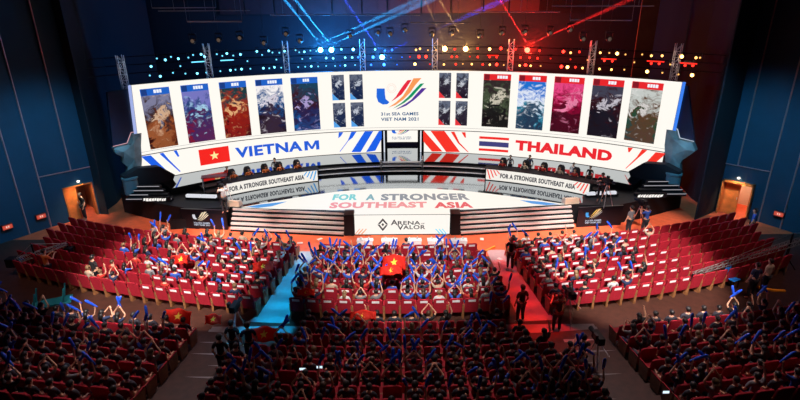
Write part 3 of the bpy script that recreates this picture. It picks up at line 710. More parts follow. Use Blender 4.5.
# ================================================================== TEAM DESKS
YD, RD = 15.3, 17.35
desks = {}
for sg, nm, team in ((-1, 'left', 'blue'), (1, 'right', 'red')):
    d = thing('team_desk', 'curved team desk with white slogan screen and %s corner stripes, stage %s' % (team, nm), 'desk', (0, 0, 0), 0, 'team desks')
    t0, t1 = (.318, .668) if sg < 0 else (.318, .70)
    def dp(t, z, r=RD): return Vector((sg * r * sin(t), YD + r * cos(t), z))
    def dmesh(a, b, z0, z1, r0, r1, n=16):
        mb = MB(); mb.arc(YD, r0, r1, min(sg * a, sg * b), max(sg * a, sg * b), z0, z1, n); return mb
    dmesh(t0, t1, ZS + .004, ZS + .78, RD + .02, RD + .07).build('front_panel', M_black, d)
    dmesh(t0 - .003, t1 + .003, ZS + .78, ZS + .82, RD - .02, RD + .75).build('table_top', M_black, d)
    for tt in (t0 + .01, t1 - .01): dmesh(tt - .004, tt + .004, ZS + .004, ZS + .78, RD + .08, RD + .7, 1).build('side_panel', M_black, d)
    mb = MB(); n = 16
    vs = []
    for i in range(n + 1):
        t = t0 + .004 + (t1 - t0 - .008) * i / n; vs += [tuple(dp(t, ZS + .05, RD + .012)), tuple(dp(t, ZS + .76, RD + .012))]
    mb.add(vs, [(2 * i, 2 * i + 2, 2 * i + 3, 2 * i + 1) for i in range(n)])
    sf = flat(mb, 'screen_face', led('desk screen white', CREAM, .92), d)
    # text runs left to right for the viewer
    def dfn(x, z): return tuple(dp(x * sg, z, RD - .002))
    a, b = (-.645, -.372) if sg < 0 else (.375, .648)
    flat(text('FOR A STRONGER SOUTHEAST ASIA', a, b, ZS + .24, ZS + .56, dfn, 0, .05), 'lettering', led('desk text', (.07, .07, .08)), d)
    for base, dr in ((t0 + .006, 1), (t1 - .008, -1)):
        if sg < 0 and dr < 0: continue
        for k in range(4):
            a = base + dr * .0115 * k; lean = .012 * dr
            q = [dfn(sg * x, z) for x, z in ((a, ZS + .74 - .12 * 0), (a + .005 * dr, ZS + .74), (a + .005 * dr + lean * (1 if dr * 1 > 0 else 1), ZS + .1 + .13 * k), (a + lean, ZS + .1 + .13 * k))]
            flat(MB().add(q, [(0, 1, 2, 3)]), 'corner_stripe', led('desk ' + team, (.05, .38, .8) if sg < 0 else (.9, .08, .06)), d)
    desks[sg] = dp
# low white light strips on the wings, table at the left desk end
for sg, nm in ((-1, 'left'), (1, 'right')):
    ls = thing('light_strip', 'low white glowing strip on the %s stage wing behind the emblem board' % nm, 'lamp', (sg * 11.95, 28.55, ZS + .004), sg * .1, 'wing light strips')
    MB().box(-1.0, 1.0, 0, .2, 0, .1).build('base', M_black, ls)
    for k in range(3 if sg > 0 else 2): MB().box(-.95 + k * (.65 if sg > 0 else .95), -.45 + k * (.65 if sg > 0 else .95) + (.4 if sg < 0 else 0), -.01, .19, .1, .26).build('glowing_block', led('strip glow', (.9, .92, 1), .8), ls)
tb = thing('side_table', 'small dark table with pink edged top left of the VIETNAM desk', 'table', (-11.6, 30.1, ZS + .004), .3)
bevel(MB().box(-.75, .75, -.3, .3, .92, .98).build('table_top', mat('plum table top', (.25, .06, .09), .5), tb))
for x, y in ((-.68, -.24), (.68, -.24), (-.68, .24), (.68, .24)): MB().tube((x, y, 0), (x, y, .92), .025).build('leg', M_alu, tb)

# ================================================================== LIGHT RIG
MAST = [-.765, -.552, -.338, -.1145, .1015, .3235, .5465, .755]
M_mast = mat('bright truss tube', (.8, .8, .82), .5, .3)
BAYN = ['left of the first mast'] + ['between %s and %s mast' % (ORD[i], ORD[i + 1]) for i in range(1, 8)] + ['right of the eighth mast']
for i, t in enumerate(MAST):
    p = pc(t, 0, RS + .62); h = .17; mb = MB(); z0, z1 = ZS + .0, 9.72 if i else 9.3
    for a in (-h, h):
        for b in (-h, h): mb.tube((a, b, 0), (a, b, z1 - z0), .022, None, 5)
    z = 5.9; k = 0
    while z < z1 - z0 - .1:
        z2 = min(z + .36, z1 - z0)
        for a, b, c, d in ((-h, -h, h, -h), (-h, h, h, h), (-h, -h, -h, h), (h, -h, h, h)):
            if k % 2: a, b, c, d = c, d, a, b
            mb.tube((a, b, z), (c, d, z2), .013, None, 4, False); mb.tube((a, b, z), (c, d, z), .013, None, 4, False)
        z = z2; k += 1
    o = tag(mb.build('truss_mast', M_mast), 'white lattice truss mast behind the video wall, %s from the left' % ORD[i + 1], 'truss', 'truss masts')
    o.location = (p.x, p.y, z0); o.rotation_euler = (0, 0, -t)
BARZ = [8.18, 8.68, 9.16]
for k, nm in enumerate(('lowest', 'middle', 'topmost')):
    mb = MB(); pts = [pc(-.84 + 1.70 * i / 40, BARZ[k], RS + .84) for i in range(41)]
    mb.path(pts, .028, 5)
    o = tag(mb.build('lighting_bar', M_blackgloss), '%s curved lighting bar across the masts above the video wall' % nm, 'bar', 'curved lighting bars')
CY, BL, AM, RD_ = (.16, .70, 1.), (.03, .18, 1.), (1., .48, .12), (1., .022, .012)
LN = {CY: 'cyan', BL: 'blue', AM: 'amber', RD_: 'red'}
M_fix = mat('lamp housing', (.02, .02, .024), .4)
def lens_mat(c, s): return led('lens %s %.1f' % (LN[c], s), c, s)
def make_light(c, s, sc):
    t = thing('stage_light', 'x', 'light', (0, 0, 0), 0, 'stage lights above the wall')
    MB().lathe([(.05, -.16), (.10, -.12), (.11, .02), (.13, .10)], (0, 0, 0), 12)
    b = MB(); m = Matrix.Rotation(pi / 2, 4, 'X')
    lb = MB().lathe([(.04, -.2), (.10, -.15), (.11, 0), (.135, .10)], (0, 0, 0), 12); lb.v = [tuple(m @ Vector(q) * sc) for q in lb.v]
    lb.build('housing', M_fix, t)
    le = MB().lathe([(.12, .10), (.10, .13), (.05, .15), (.01, .155)], (0, 0, 0), 12); le.v = [tuple(m @ Vector(q) * sc) for q in le.v]
    le.build('lens', lens_mat(c, s), t)
    MB().box(-.16 * sc, -.13 * sc, -.03, .03, -.02, .26).box(.13 * sc, .16 * sc, -.03, .03, -.02, .26).box(-.16 * sc, .16 * sc, -.03, .03, .24, .27).build('yoke', M_fix, t)
    return t
PROTO = {}
LIGHTS = [(150, 62, CY, 1), (165, 60, CY, 1), (178, 58, CY, 1), (149, 72, CY, 0), (160, 76, CY, 1), (185, 72, CY, 0), (172, 68, CY, 0),
    (188, 56, CY, 0), (204, 54.5, CY, 1), (222, 54.5, CY, 0), (233, 54.5, CY, 0), (240, 52, CY, 1), (197, 73, CY, 1), (206, 72, CY, 0), (220, 69.5, CY, 0), (230, 68, CY, 1), (241, 66, CY, 1), (235, 67, CY, 0),
    (256, 44.5, CY, 1), (272, 49, CY, 0), (279, 50, CY, 0), (284, 46, CY, 1), (263, 65.5, CY, 1), (269, 66.5, CY, 0), (274, 64, CY, 1), (281, 66, CY, 0),
    (298, 65.3, CY, 0), (305, 65, CY, 0), (311, 64, CY, 1), (318, 65, CY, 0), (299, 50, CY, 0), (304, 49, CY, 1), (310, 46, CY, 0), (316, 48, CY, 0), (302, 56, CY, 0), (310, 55, CY, 0),
    (320, 44.3, CY, 3), (331, 44.8, CY, 3), (341, 43.5, CY, 1), (353, 44.5, CY, 2), (345, 54.5, CY, 1), (352, 54.5, CY, 1), (345, 63.5, CY, 1), (355, 63, CY, 0),
    (375, 45, CY, 1), (373, 54, BL, 2), (382, 54.3, CY, 3), (385, 48.5, BL, 1), (371, 63, BL, 1), (384, 62.5, BL, 2), (391, 56, BL, 0),
    (416, 47, AM, 1), (420, 44, AM, 1), (428, 48, AM, 0), (415, 61.5, AM, 2), (419, 53.5, RD_, 2), (426, 53.5, RD_, 2), (430, 62, RD_, 0),
    (445, 44, AM, 3), (466, 44, AM, 3), (455, 45, RD_, 1), (452, 54, RD_, 1), (457, 53.5, RD_, 1), (444, 62.5, AM, 1), (456, 61.5, RD_, 1), (463, 60.5, AM, 0),
    (478, 42.5, RD_, 1), (490, 44, AM, 2), (501.5, 41.8, RD_, 2), (490, 53.5, RD_, 1), (497, 53.5, RD_, 1), (483, 61.5, RD_, 1), (490, 62, AM, 1), (497, 61, RD_, 2), (504, 62.5, AM, 0),
    (516, 43.5, RD_, 1), (528, 45.5, RD_, 4), (521, 54, RD_, 1), (530, 54, RD_, 1), (520, 63, AM, 1), (526, 61, RD_, 2), (531, 63, AM, 1),
    (564, 48, RD_, 2), (571, 51, AM, 1), (562, 63, RD_, 2), (568, 64, AM, 2), (576, 63.5, RD_, 1), (583, 65.5, AM, 1), (571, 56, RD_, 0),
    (601, 49, AM, 1), (618, 50, AM, 2), (600, 66.5, AM, 1), (612, 67, AM, 1), (605, 57, RD_, 1), (613, 57.5, RD_, 1),
    (643, 50.5, AM, 0), (652, 53.5, AM, 1), (663, 52.5, AM, 1), (648, 68.5, AM, 2), (663, 70, AM, 0), (652, 60, RD_, 1), (660, 60, RD_, 1),
    (683, 52.5, AM, 2), (697, 54.5, AM, 1), (701, 54, AM, 0), (679, 72.5, AM, 0), (156, 55, CY, 0), (170, 52, CY, 0), (180, 65, CY, 0), (192, 49, CY, 0), (200, 48, CY, 1), (216, 49, CY, 0), (226, 48, CY, 1), (247, 58, CY, 0), (250, 66, CY, 0), (262, 55, CY, 0), (268, 44, CY, 1), (276, 56, CY, 0), (295, 44, CY, 0), (326, 55, CY, 1), (333, 56, CY, 1), (326, 64, CY, 0), (335, 64.5, CY, 0), (340, 64, BL, 0), (358, 54, BL, 1), (392, 47, BL, 1), (397, 63, BL, 0), (402, 55, BL, 0), (410, 54, RD_, 0), (436, 47, AM, 0), (470, 53, RD_, 0), (472, 61, AM, 1), (478, 54, RD_, 1), (508, 47, AM, 0), (540, 47, RD_, 1), (538, 55, RD_, 1), (541, 63, AM, 0), (551, 55, RD_, 0), (580, 48, RD_, 1), (588, 57, AM, 0), (610, 49, AM, 0), (626, 52, AM, 0), (625, 66, AM, 0), (635, 59, AM, 0), (671, 61, AM, 0), (693, 72.5, AM, 2), (686, 62, RD_, 1), (694, 61.5, RD_, 1)]
STR = [1.6, 4., 9., 24., 34.]
rows = {}
for u, v, c, s in LIGHTS:
    t, z = at_cyl(u, v, YC, RS + .74); k = min(range(3), key=lambda q: abs(BARZ[q] - .1 - z))
    bay = sum(1 for m in MAST if m < t); rows.setdefault((bay, k), []).append((t, z, c, s))
LIGHTPOS = []
for (bay, k), ls in rows.items():
    ls.sort(key=lambda q: q[0])
    for i, (t, z, c, s) in enumerate(ls):
        key = (c, s)
        z = BARZ[k] - .2 + (z - BARZ[k]) * .35 if True else z
        lab = '%s %s stage light from left on the %s bar %s' % (ORD[i + 1], LN[c], ('lowest', 'middle', 'topmost')[k], BAYN[bay])
        lab = '%s stage light, %s from left on %s bar, %s' % (LN[c], ORD[i + 1], ('lowest', 'middle', 'topmost')[k], BAYN[bay])
        p = pc(t, z, RS + .74)
        if key not in PROTO:
            PROTO[key] = make_light(c, STR[s], (.45, .62, .85, 1.4, 1.5)[s]); o = PROTO[key]; o.location = p; o.rotation_euler = (0, 0, -t); o['label'] = lab
        else: o = dup(PROTO[key], p, -t, lab)
        if s >= 3: LIGHTPOS.append((p, c, s))
# added glowing bars of the middle row, standing in for smeared lens glare
for u, v, wpx, c, lab in ((198, 63, 12, CY, 'short cyan bar of lens glare right of the first mast'), (227, 60, 13, CY, 'short cyan bar of lens glare right of the second mast'), (609, 57, 14, RD_, 'red bar of lens glare right of the seventh mast'),
                          (656, 59, 15, RD_, 'red bar of lens glare left of the eighth mast'), (689, 61.5, 14, RD_, 'red bar of lens glare right of the eighth mast'), (493, 53.5, 12, RD_, 'dim red bar of lens glare left of the sixth mast')):
    t, z = at_cyl(u, v, YC, RS + .74); hw = wpx / 2 * .065 / RS
    o = thing('glare_bar', lab, 'light', (0, 0, 0), 0, 'lens glare bars')
    MB().arc(YC, RS + .72, RS + .84, t - hw, t + hw, BARZ[1] - .12, BARZ[1] - .03, 3).build('housing', M_fix, o)
    MB().arc(YC, RS + .70, RS + .718, t - hw, t + hw, BARZ[1] - .11, BARZ[1] - .04, 3).build('tube', led('strip ' + LN[c], c, 1.6), o)
# upper pipes and dark moving heads
for i, (u0, u1, v0, v1, y, what) in enumerate(((152, 216, 8, 7.5, 38.6, 'upper left'), (158, 250, 11, 10.5, 38.2, 'second upper left'), (187, 242, 21.5, 21.5, 37.6, 'thick left'), (410, 470, 22.5, 23, 38.2, 'short centre'),
                                               (270, 420, 15, 15, 38.4, 'long centre left'), (552, 654, 6, 6, 38.4, 'upper right'), (570, 632, 20, 20.5, 37.8, 'lower right'), (470, 560, 12, 12, 38.4, 'centre right'))):
    rr = RS + .45 - .12 * (i % 3); t0, z0 = at_cyl(u0, v0, YC, rr); t1, z1 = at_cyl(u1, v1, YC, rr); n_ = max(2, int(abs(t1 - t0) * 30))
    pts = [pc(t0 + (t1 - t0) * q / n_, z0 + (z1 - z0) * q / n_, rr) for q in range(n_ + 1)]
    mb = MB().path(pts, .05 if i == 2 else .03, 6)
    for k in (.1, .5, .9):
        q = pts[round(k * n_)]; mb.tube(q, (q.x, q.y, 15.99), .012, None, 4)
    tag(mb.build('lighting_pipe', mat('grey pipe', (.30, .28, .30), .5, .3)), '%s grey lighting pipe hung high behind the masts' % what, 'pipe', 'hung lighting pipes')
hp = None
HEADS = [(193, 41), (219, 40), (240, 38), (264, 43), (286, 34), (300, 41), (350, 36), (378, 33), (390, 34), (405, 30), (432, 34), (452, 33), (480, 36), (502, 33), (525, 32), (550, 33), (570, 30), (583, 39), (609, 39)]
for i, (u, v) in enumerate(HEADS):
    t_h, z_h = at_cyl(u, v, YC, RS + .55); p = pc(t_h, z_h, RS + .55)
    lab = 'dark hanging stage lamp above the masts, %s from the left' % ORD[i + 1]
    if hp is None:
        t = thing('hanging_lamp', lab, 'light', p, 0, 'dark hanging lamps'); hp = t
        MB().sphere((0, 0, 0), .17, .15, .2, 12, 8).build('lamp_head', M_fix, t)
        m = Matrix.Rotation(pi / 2, 4, 'X'); le = MB().lathe([(.12, .12), (.1, .17), (.02, .18)], (0, 0, 0), 12); le.v = [tuple(m @ Vector(q)) for q in le.v]
        le.build('lens', led('dim lens', (.9, .6, .45), .10), t)
        MB().box(-.24, -.2, -.04, .04, -.04, .38).box(.2, .24, -.04, .04, -.04, .38).box(-.24, .24, -.06, .06, .36, .44).tube((0, 0, .44), (0, 0, 6.5), .014, None, 4).build('yoke', M_fix, t)
    else: dup(hp, p, 0, lab)

# ================================================================== PEOPLE
def skin_mesh(verts, edges, sub=1):
    me = bpy.data.meshes.new('sk'); me.from_pydata([v[0] for v in verts], edges, [])
    o = bpy.data.objects.new('sk', me); COL.objects.link(o)
    md = o.modifiers.new('s', 'SKIN'); md.use_smooth_shade = True
    if not me.skin_vertices:
        bm = bmesh.new(); bm.from_mesh(me); bm.verts.layers.skin.verify(); bm.to_mesh(me); bm.free()
    for i, v in enumerate(verts):
        r = v[1]; me.skin_vertices[0].data[i].radius = r if isinstance(r, tuple) else (r, r)
    me.skin_vertices[0].data[0].use_root = True
    if sub:
        s = o.modifiers.new('b', 'SUBSURF'); s.levels = sub; s.render_levels = sub
    bpy.context.view_layer.update()
    r = bpy.data.meshes.new_from_object(o.evaluated_get(bpy.context.evaluated_depsgraph_get()))
    bpy.data.objects.remove(o); bpy.data.meshes.remove(me)
    for p in r.polygons: p.use_smooth = True
    return r
def V(*a): return Vector(a)
def hand(vs, es, w, d, side, bend):
    # palm, four unequal bent fingers, thumb from the side of the palm
    d = d.normalized(); side = side.normalized(); bend = bend.normalized()
    p = len(vs); vs.append((w + d * .075, (.034, .022))); es.append((w_idx(vs, w), p))
    for k, (off, ln) in enumerate(((-.028, .075), (-.009, .085), (.010, .08), (.028, .062))):
        b = len(vs)
        vs += [(w + d * .10 + side * off, .0095), (w + d * (.10 + ln * .55) + side * off * 1.15 + bend * .018, .009), (w + d * (.10 + ln * .8) + side * off * 1.1 + bend * .05, .0075)]
        es += [(p, b), (b, b + 1), (b + 1, b + 2)]
    b = len(vs)
    vs += [(w + d * .045 - side * .045 + bend * .01, .011), (w + d * .085 - side * .062 + bend * .03, .009)]
    es += [(p, b), (b, b + 1)]
def w_idx(vs, w):
    for i, v in enumerate(vs):
        if v[0] == w: return i
POSE = {  # right-hand side elbow, wrist, hand direction (mirrored for the left unless given)
    'lap': (((.27, .02, .78), (.16, .26, .68), (-.4, 1, -.1)),),
    'clap': (((.30, .10, 1.26), (.10, .14, 1.50), (-.5, .1, 1)),),
    'up': (((.30, .06, 1.24), (.27, .10, 1.50), (0, .1, 1)),),
    'wide': (((.38, .06, 1.20), (.42, .12, 1.46), (.2, .1, 1)),),
    'one': (((.29, .08, 1.24), (.22, .14, 1.50), (-.1, .1, 1)), ((-.27, .02, .78), (-.16, .26, .68), (.4, 1, -.1))),
    'film': (((.26, .22, .98), (.10, .38, 1.16), (-.5, .4, 1)),),
    'play': (((.29, .10, .86), (.18, .40, .84), (-.3, 1, 0)),),
    'stand': (((.27, -.03, 1.12), (.25, .08, .90), (0, .3, -1)),),
    'camera': (((.27, .14, 1.22), (.11, .36, 1.38), (-.3, 1, .3)),),
}
BODY = {}
def body(pose, standing=False):
    key = (pose, standing)
    if key in BODY: return BODY[key]
    dz = .36 if standing else 0.
    arms = POSE[pose]
    if standing and pose in ('stand', 'camera'): az = 0.
    else: az = dz
    vs = [(V(0, 0, .56 + dz), (.125, .10)), (V(0, -.03, .76 + dz), (.12, .09)), (V(0, -.02, .94 + dz), (.14, .10)), (V(0, -.01, 1.05 + dz), (.10, .075)), (V(0, .0, 1.13 + dz), .052),
          (V(0, .03, 1.20 + dz), (.062, .07)), (V(0, .02, 1.275 + dz), (.078, .092)), (V(0, .01, 1.345 + dz), (.06, .07)), (V(0, .125, 1.245 + dz), .014)]
    es = [(0, 1), (1, 2), (2, 3), (3, 4), (4, 5), (5, 6), (6, 7), (6, 8)]
    shirt_v = [(V(0, 0, .54 + dz), (.14, .115)), (V(0, -.03, .76 + dz), (.138, .108)), (V(0, -.02, .94 + dz), (.158, .118)), (V(0, -.01, 1.055 + dz), (.11, .088))]
    shirt_e = [(0, 1), (1, 2), (2, 3)]
    tr_v = [(V(0, 0, .58 + dz), (.135, .112))]; tr_e = []
    hands = []
    for sg in (1, -1):
        a = arms[0] if sg > 0 or len(arms) == 1 else arms[1]
        m = -1 if (sg < 0 and len(arms) == 1) else 1
        up = az if not (standing and pose in ('stand', 'camera')) else 0
        E, W, D = V(a[0][0] * m, a[0][1], a[0][2] + up), V(a[1][0] * m, a[1][1], a[1][2] + up), V(a[2][0] * m, a[2][1], a[2][2])
        S = V(sg * .175, -.015, 1.035 + dz); b = len(vs)
        vs += [(S, .056), (E, .040), (W, .027)]; es += [(3, b), (b, b + 1), (b + 1, b + 2)]
        hand(vs, es, W, D, V(0, 1, 0) if abs(D.z) > .7 else V(sg, 0, 0), V(-sg, .2, 0) if abs(D.z) > .7 else V(0, 0, -1))
        hands.append(W + D.normalized() * .09)
        b = len(shirt_v); shirt_v += [(S, .072), (S.lerp(E, .72), .060)]; shirt_e += [(3, b), (b, b + 1)]
        b = len(vs); hp_ = V(sg * .10, .0, .54 + dz)
        if standing: pts = [(hp_, .085), (V(sg * .115, .03, .50), .058), (V(sg * .12, 0, .09), .036), (V(sg * .13, .14, .035), .035)]
        else: pts = [(hp_, .085), (V(sg * .13, .44, .52), .062), (V(sg * .12, .42, .09), .038), (V(sg * .125, .56, .04), .036)]
        vs += pts; es += [(0, b), (b, b + 1), (b + 1, b + 2), (b + 2, b + 3)]
        b = len(tr_v); tr_v += [(pts[0][0], .10), (pts[1][0], .076), (pts[2][0] + V(0, 0, .04), .056)]; tr_e += [(0, b), (b, b + 1), (b + 1, b + 2)]
    bm_ = skin_mesh(vs, es); bm_.name = 'person_' + pose; bm_.materials.clear(); bm_.materials.append(M_skin)
    # ears and eyes join the same mesh
    add = MB()
    for sg in (1, -1): add.sphere((sg * .088, .01, 1.265 + dz), .014, .022, .03, 6, 5)
    ev = MB()
    for sg in (1, -1): ev.sphere((sg * .034, .098, 1.285 + dz), .013, .01, .011, 6, 5)
    ev.sphere((0, .098, 1.215 + dz), .024, .008, .007, 6, 5)
    b2 = bmesh.new(); b2.from_mesh(bm_)
    for src, mi in ((add, 0), (ev, 1)):
        q = [b2.verts.new(p) for p in src.v]
        for f in src.f:
            nf = b2.faces.new([q[i] for i in f]); nf.material_index = mi; nf.smooth = True
    b2.to_mesh(bm_); b2.free(); bm_.materials.append(M_eye)
    sh = skin_mesh(shirt_v, shirt_e); sh.materials.clear(); sh.materials.append(M_cloth)
    tr = skin_mesh(tr_v, tr_e); tr.materials.clear(); tr.materials.append(M_cloth)
    hair = []
    for long_ in (0, 1):
        h = MB().sphere((0, .005, 1.285 + dz), .108, .118, .118, 14, 10)
        keep = [i for i, p in enumerate(h.v) if (p[2] > 1.275 + dz + max(0, (p[1] - .03)) * .9) or (p[1] < -.02 and p[2] > 1.2 + dz)]
        ks = set(keep); mp = {i: j for j, i in enumerate(keep)}
        hm = MB(); hm.v = [h.v[i] for i in keep]; hm.f = [tuple(mp[i] for i in f) for f in h.f if all(i in ks for i in f)]
        if long_: hm.prism([(-.09, -.06, 1.27 + dz), (.09, -.06, 1.27 + dz), (.075, -.12, 1.0 + dz), (-.075, -.12, 1.0 + dz)], (0, -.045, 0))
        me = hm.mesh('hair', M_hair, True); hair.append(me)
    BODY[key] = (bm_, sh, tr, hair, hands); return BODY[key]
PCOUNT = [0]
TOPS = {'black': (.012, .012, .015), 'white': (.62, .62, .64), 'navy': (.02, .035, .10), 'grey': (.20, .20, .22), 'red': (.50, .03, .02), 'blue': (.03, .10, .50), 'beige': (.48, .38, .28), 'orange': (.7, .16, .03)}
def person(loc, rz, pose, top, label, group, standing=False, pants=(.02, .022, .03), hairc=(.012, .01, .01), long_=0, scale=1.):
    bm_, sh, tr, hair, hands = body(pose, standing)
    o = link('person', bm_); o.location = loc; o.rotation_euler = (0, 0, rz); o.scale = (scale,) * 3
    tag(o, label, 'person', group)
    c = link('top', sh, o); c.color = (*TOPS[top], 1)
    c = link('trousers', tr, o); c.color = (*pants, 1)
    c = link('hair', hair[long_], o); c.color = (*hairc, 1)
    m = Matrix.Translation(loc) @ Matrix.Rotation(rz, 4, 'Z') @ Matrix.Scale(scale, 4)
    PCOUNT[0] += 1
    return o, [m @ h for h in hands], m

# ================================================================== SEATS
PITCHX = .635
seat = thing('theatre_seat', 'x', 'seat', (0, 0, 0), 0, 'red theatre seats')
def seat_parts(parent):
    b = MB(); b.prism([(-.265, -.335, .34), (.265, -.335, .34), (.265, -.25, .34), (-.265, -.25, .34)], (0, 0, .001))
    b = MB()
    P = [(-.27, .98), (-.27, .30), (.27, .30), (.27, .98), (.20, 1.02), (-.20, 1.02)]
    lean = lambda z: -.20 - .13 * (z - .3) / .72
    n = len(P); vs = [(x, lean(z), z) for x, z in P] + [(x, lean(z) - .075, z) for x, z in P]
    b.add(vs, [tuple(range(n)), tuple(range(2 * n - 1, n - 1, -1))] + [(i, i + n, (i + 1) % n + n, (i + 1) % n) for i in range(n)])
    bk = bevel(b.build('seat_back', M_velvet, parent), .018, 2)
    c = bevel(MB().box(-.26, .26, -.20, .26, .36, .47).build('seat_cushion', M_velvet, parent), .03, 2)
    for sg in (-1, 1):
        MB().prism([(sg * .315, -.28, 0), (sg * .315, .10, 0), (sg * .315, .22, .62), (sg * .315, -.30, .66)], (-sg * .035, 0, 0)).build('side_panel', M_wood, parent)
        bevel(MB().box(sg * .315 - .035 if sg > 0 else sg * .315 - .002, sg * .315 + .002 if sg > 0 else sg * .315 + .035, -.28, .22, .621, .655).build('armrest', M_velvet, parent), .01, 1)
    y = lean(.9) - .0775
    t = MB(); t.prism([(-.15, lean(.85) - .0765, .85), (.15, lean(.85) - .0765, .85), (.15, lean(.96) - .0765, .96), (-.15, lean(.96) - .0765, .96)], (0, -.006, 0)).build('seat_tag', M_tag, parent, label='white tag on the seat back')
seat_parts(seat)
bpy.context.view_layer.update()
# stuff copy of a seat: evaluated geometry, joined
dg = bpy.context.evaluated_depsgraph_get()
ST = []
for c in seat.children:
    if c.name.startswith('seat_tag'): continue
    me = bpy.data.meshes.new_from_object(c.evaluated_get(dg)) if c.name.startswith('seat_back') else c.data
    ST.append(([v.co.copy() for v in me.vertices], [tuple(p.vertices) for p in me.polygons], 1 if c.name.startswith('side') else 0))
FROW = [22.5 - .825 * k for k in range(7)]
seats = []      # (block, row, idx-from-aisle, x, y, z, rz, tagged)
for k, y0 in enumerate(FROW):
    nC = (12, 13, 13, 13, 14, 14, 14)[k]
    for i in range(nC):
        x = (i - (nC - 1) / 2) * PITCHX - .12
        seats.append(('centre', k, i + 1, x, k not in (9,)))
    for sg, nm in ((-1, 'left'), (1, 'right')):
        x0 = 5.55 + .12 * k; n = 21 - (k // 3)
        for i in range(n):
            x = sg * (x0 + i * PITCHX)
            seats.append((nm, k, i + 1, x, abs(x) < (11.2 if sg < 0 else 12.6) and (sg > 0 or k > 1 or abs(x) < 10.3)))
rear = []
for k, y0 in enumerate(REAR):
    nC = (12, 14, 16, 18, 18, 18, 18, 18)[k]
    for i in range(nC): rear.append(('rear centre', k, i + 1, (i - (nC - 1) / 2) * PITCHX))
    for sg, nm in ((-1, 'rear left'), (1, 'rear right')):
        if k == 0: continue
        for i in range(14 - k // 2): rear.append((nm, k, i + 1, sg * (7.9 + i * PITCHX)))
def spot(block, k, x):
    y0 = REAR[k] if block.startswith('rear') else FROW[k]
    z = .13 * (k + 1) if block.startswith('rear') else 0.
    return Vector((x, yrow(y0, x) + .36, z)), atan2(x, 44 if not block.startswith('rear') else 65)
AISLE = {'centre': 'from left', 'left': 'from cyan aisle', 'right': 'from red aisle', 'rear centre': 'from left', 'rear left': 'from aisle', 'rear right': 'from aisle'}
def where(b, k, i): return '%s %s, %s row, %s block' % (ORD[i], AISLE[b], ORD[k + 1], b)
order = sorted(range(len(seats)), key=lambda j: abs(seats[j][3])); single = set(order[:300])
first = True; sv, sfc, smi = [], [], []
def add_stuff(p, rz):
    m = Matrix.Translation(p) @ Matrix.Rotation(rz, 4, 'Z')
    for vs, fs, mi in ST:
        o = len(sv); sv.extend([tuple(m @ v) for v in vs])
        for f in fs: sfc.append(tuple(i + o for i in f)); smi.append(mi)
for j, (b, k, i, x, tg) in enumerate(seats):
    p, rz = spot(b, k, x)
    if j not in single: add_stuff(p, rz); continue
    lab = 'red theatre seat %s, %s' % ('with white tag' if tg else 'without tag', where(b, k, i))
    if first: seat.location = p; seat.rotation_euler = (0, 0, rz); seat['label'] = lab; first = False
    else: dup(seat, p, rz, lab, skip=() if tg else ('seat_tag',))
for b, k, i, x in rear: add_stuff(*spot(b, k, x))
me = bpy.data.meshes.new('theatre_seats'); me.from_pydata(sv, [], sfc); me.materials.append(M_velvet); me.materials.append(M_wood)
me.polygons.foreach_set('material_index', smi)
o = link('theatre_seats', me); tag(o, 'remaining dark red seats at the far sides and in the rear stalls', 'seats', None, 'stuff')

# ------------------------------------------------------------------ audience
rnd = random.Random(11)
stickm = MB().lathe([(.012, 0), (.03, .02), (.036, .08), (.046, .25), (.05, .42), (.042, .5), (.015, .54)], (0, 0, -.08), 10).mesh('cheering_stick', M_stick, True)
def stick(h, direc, label):
    o = link('cheering_stick', stickm); o.location = h
    o.rotation_euler = Vector(direc).to_track_quat('Z', 'Y').to_euler()
    tag(o, label, 'cheering stick', 'blue cheering sticks')
PTXT = {'lap': 'sitting', 'clap': 'clapping overhead', 'up': 'raising both arms', 'wide': 'spreading both arms', 'one': 'raising one arm', 'film': 'holding hands up'}
occupied = []
stuffpeople = []
def choose(b, k, x):
    ax = abs(x)
    if b == 'centre': return rnd.random() < (.2, .7, .9, .95, .95, .9, .75)[k]
    if b == 'left': return (ax < 13.4 and rnd.random() < (.8 if k < 4 else .7)) or (13.4 < ax < 15 and rnd.random() < .15)
    if b == 'right': return (ax < 11 and rnd.random() < (.85 if k < 5 else .55)) or (11 < ax < 14 and rnd.random() < .06)
    return rnd.random() < .92
ns = 0
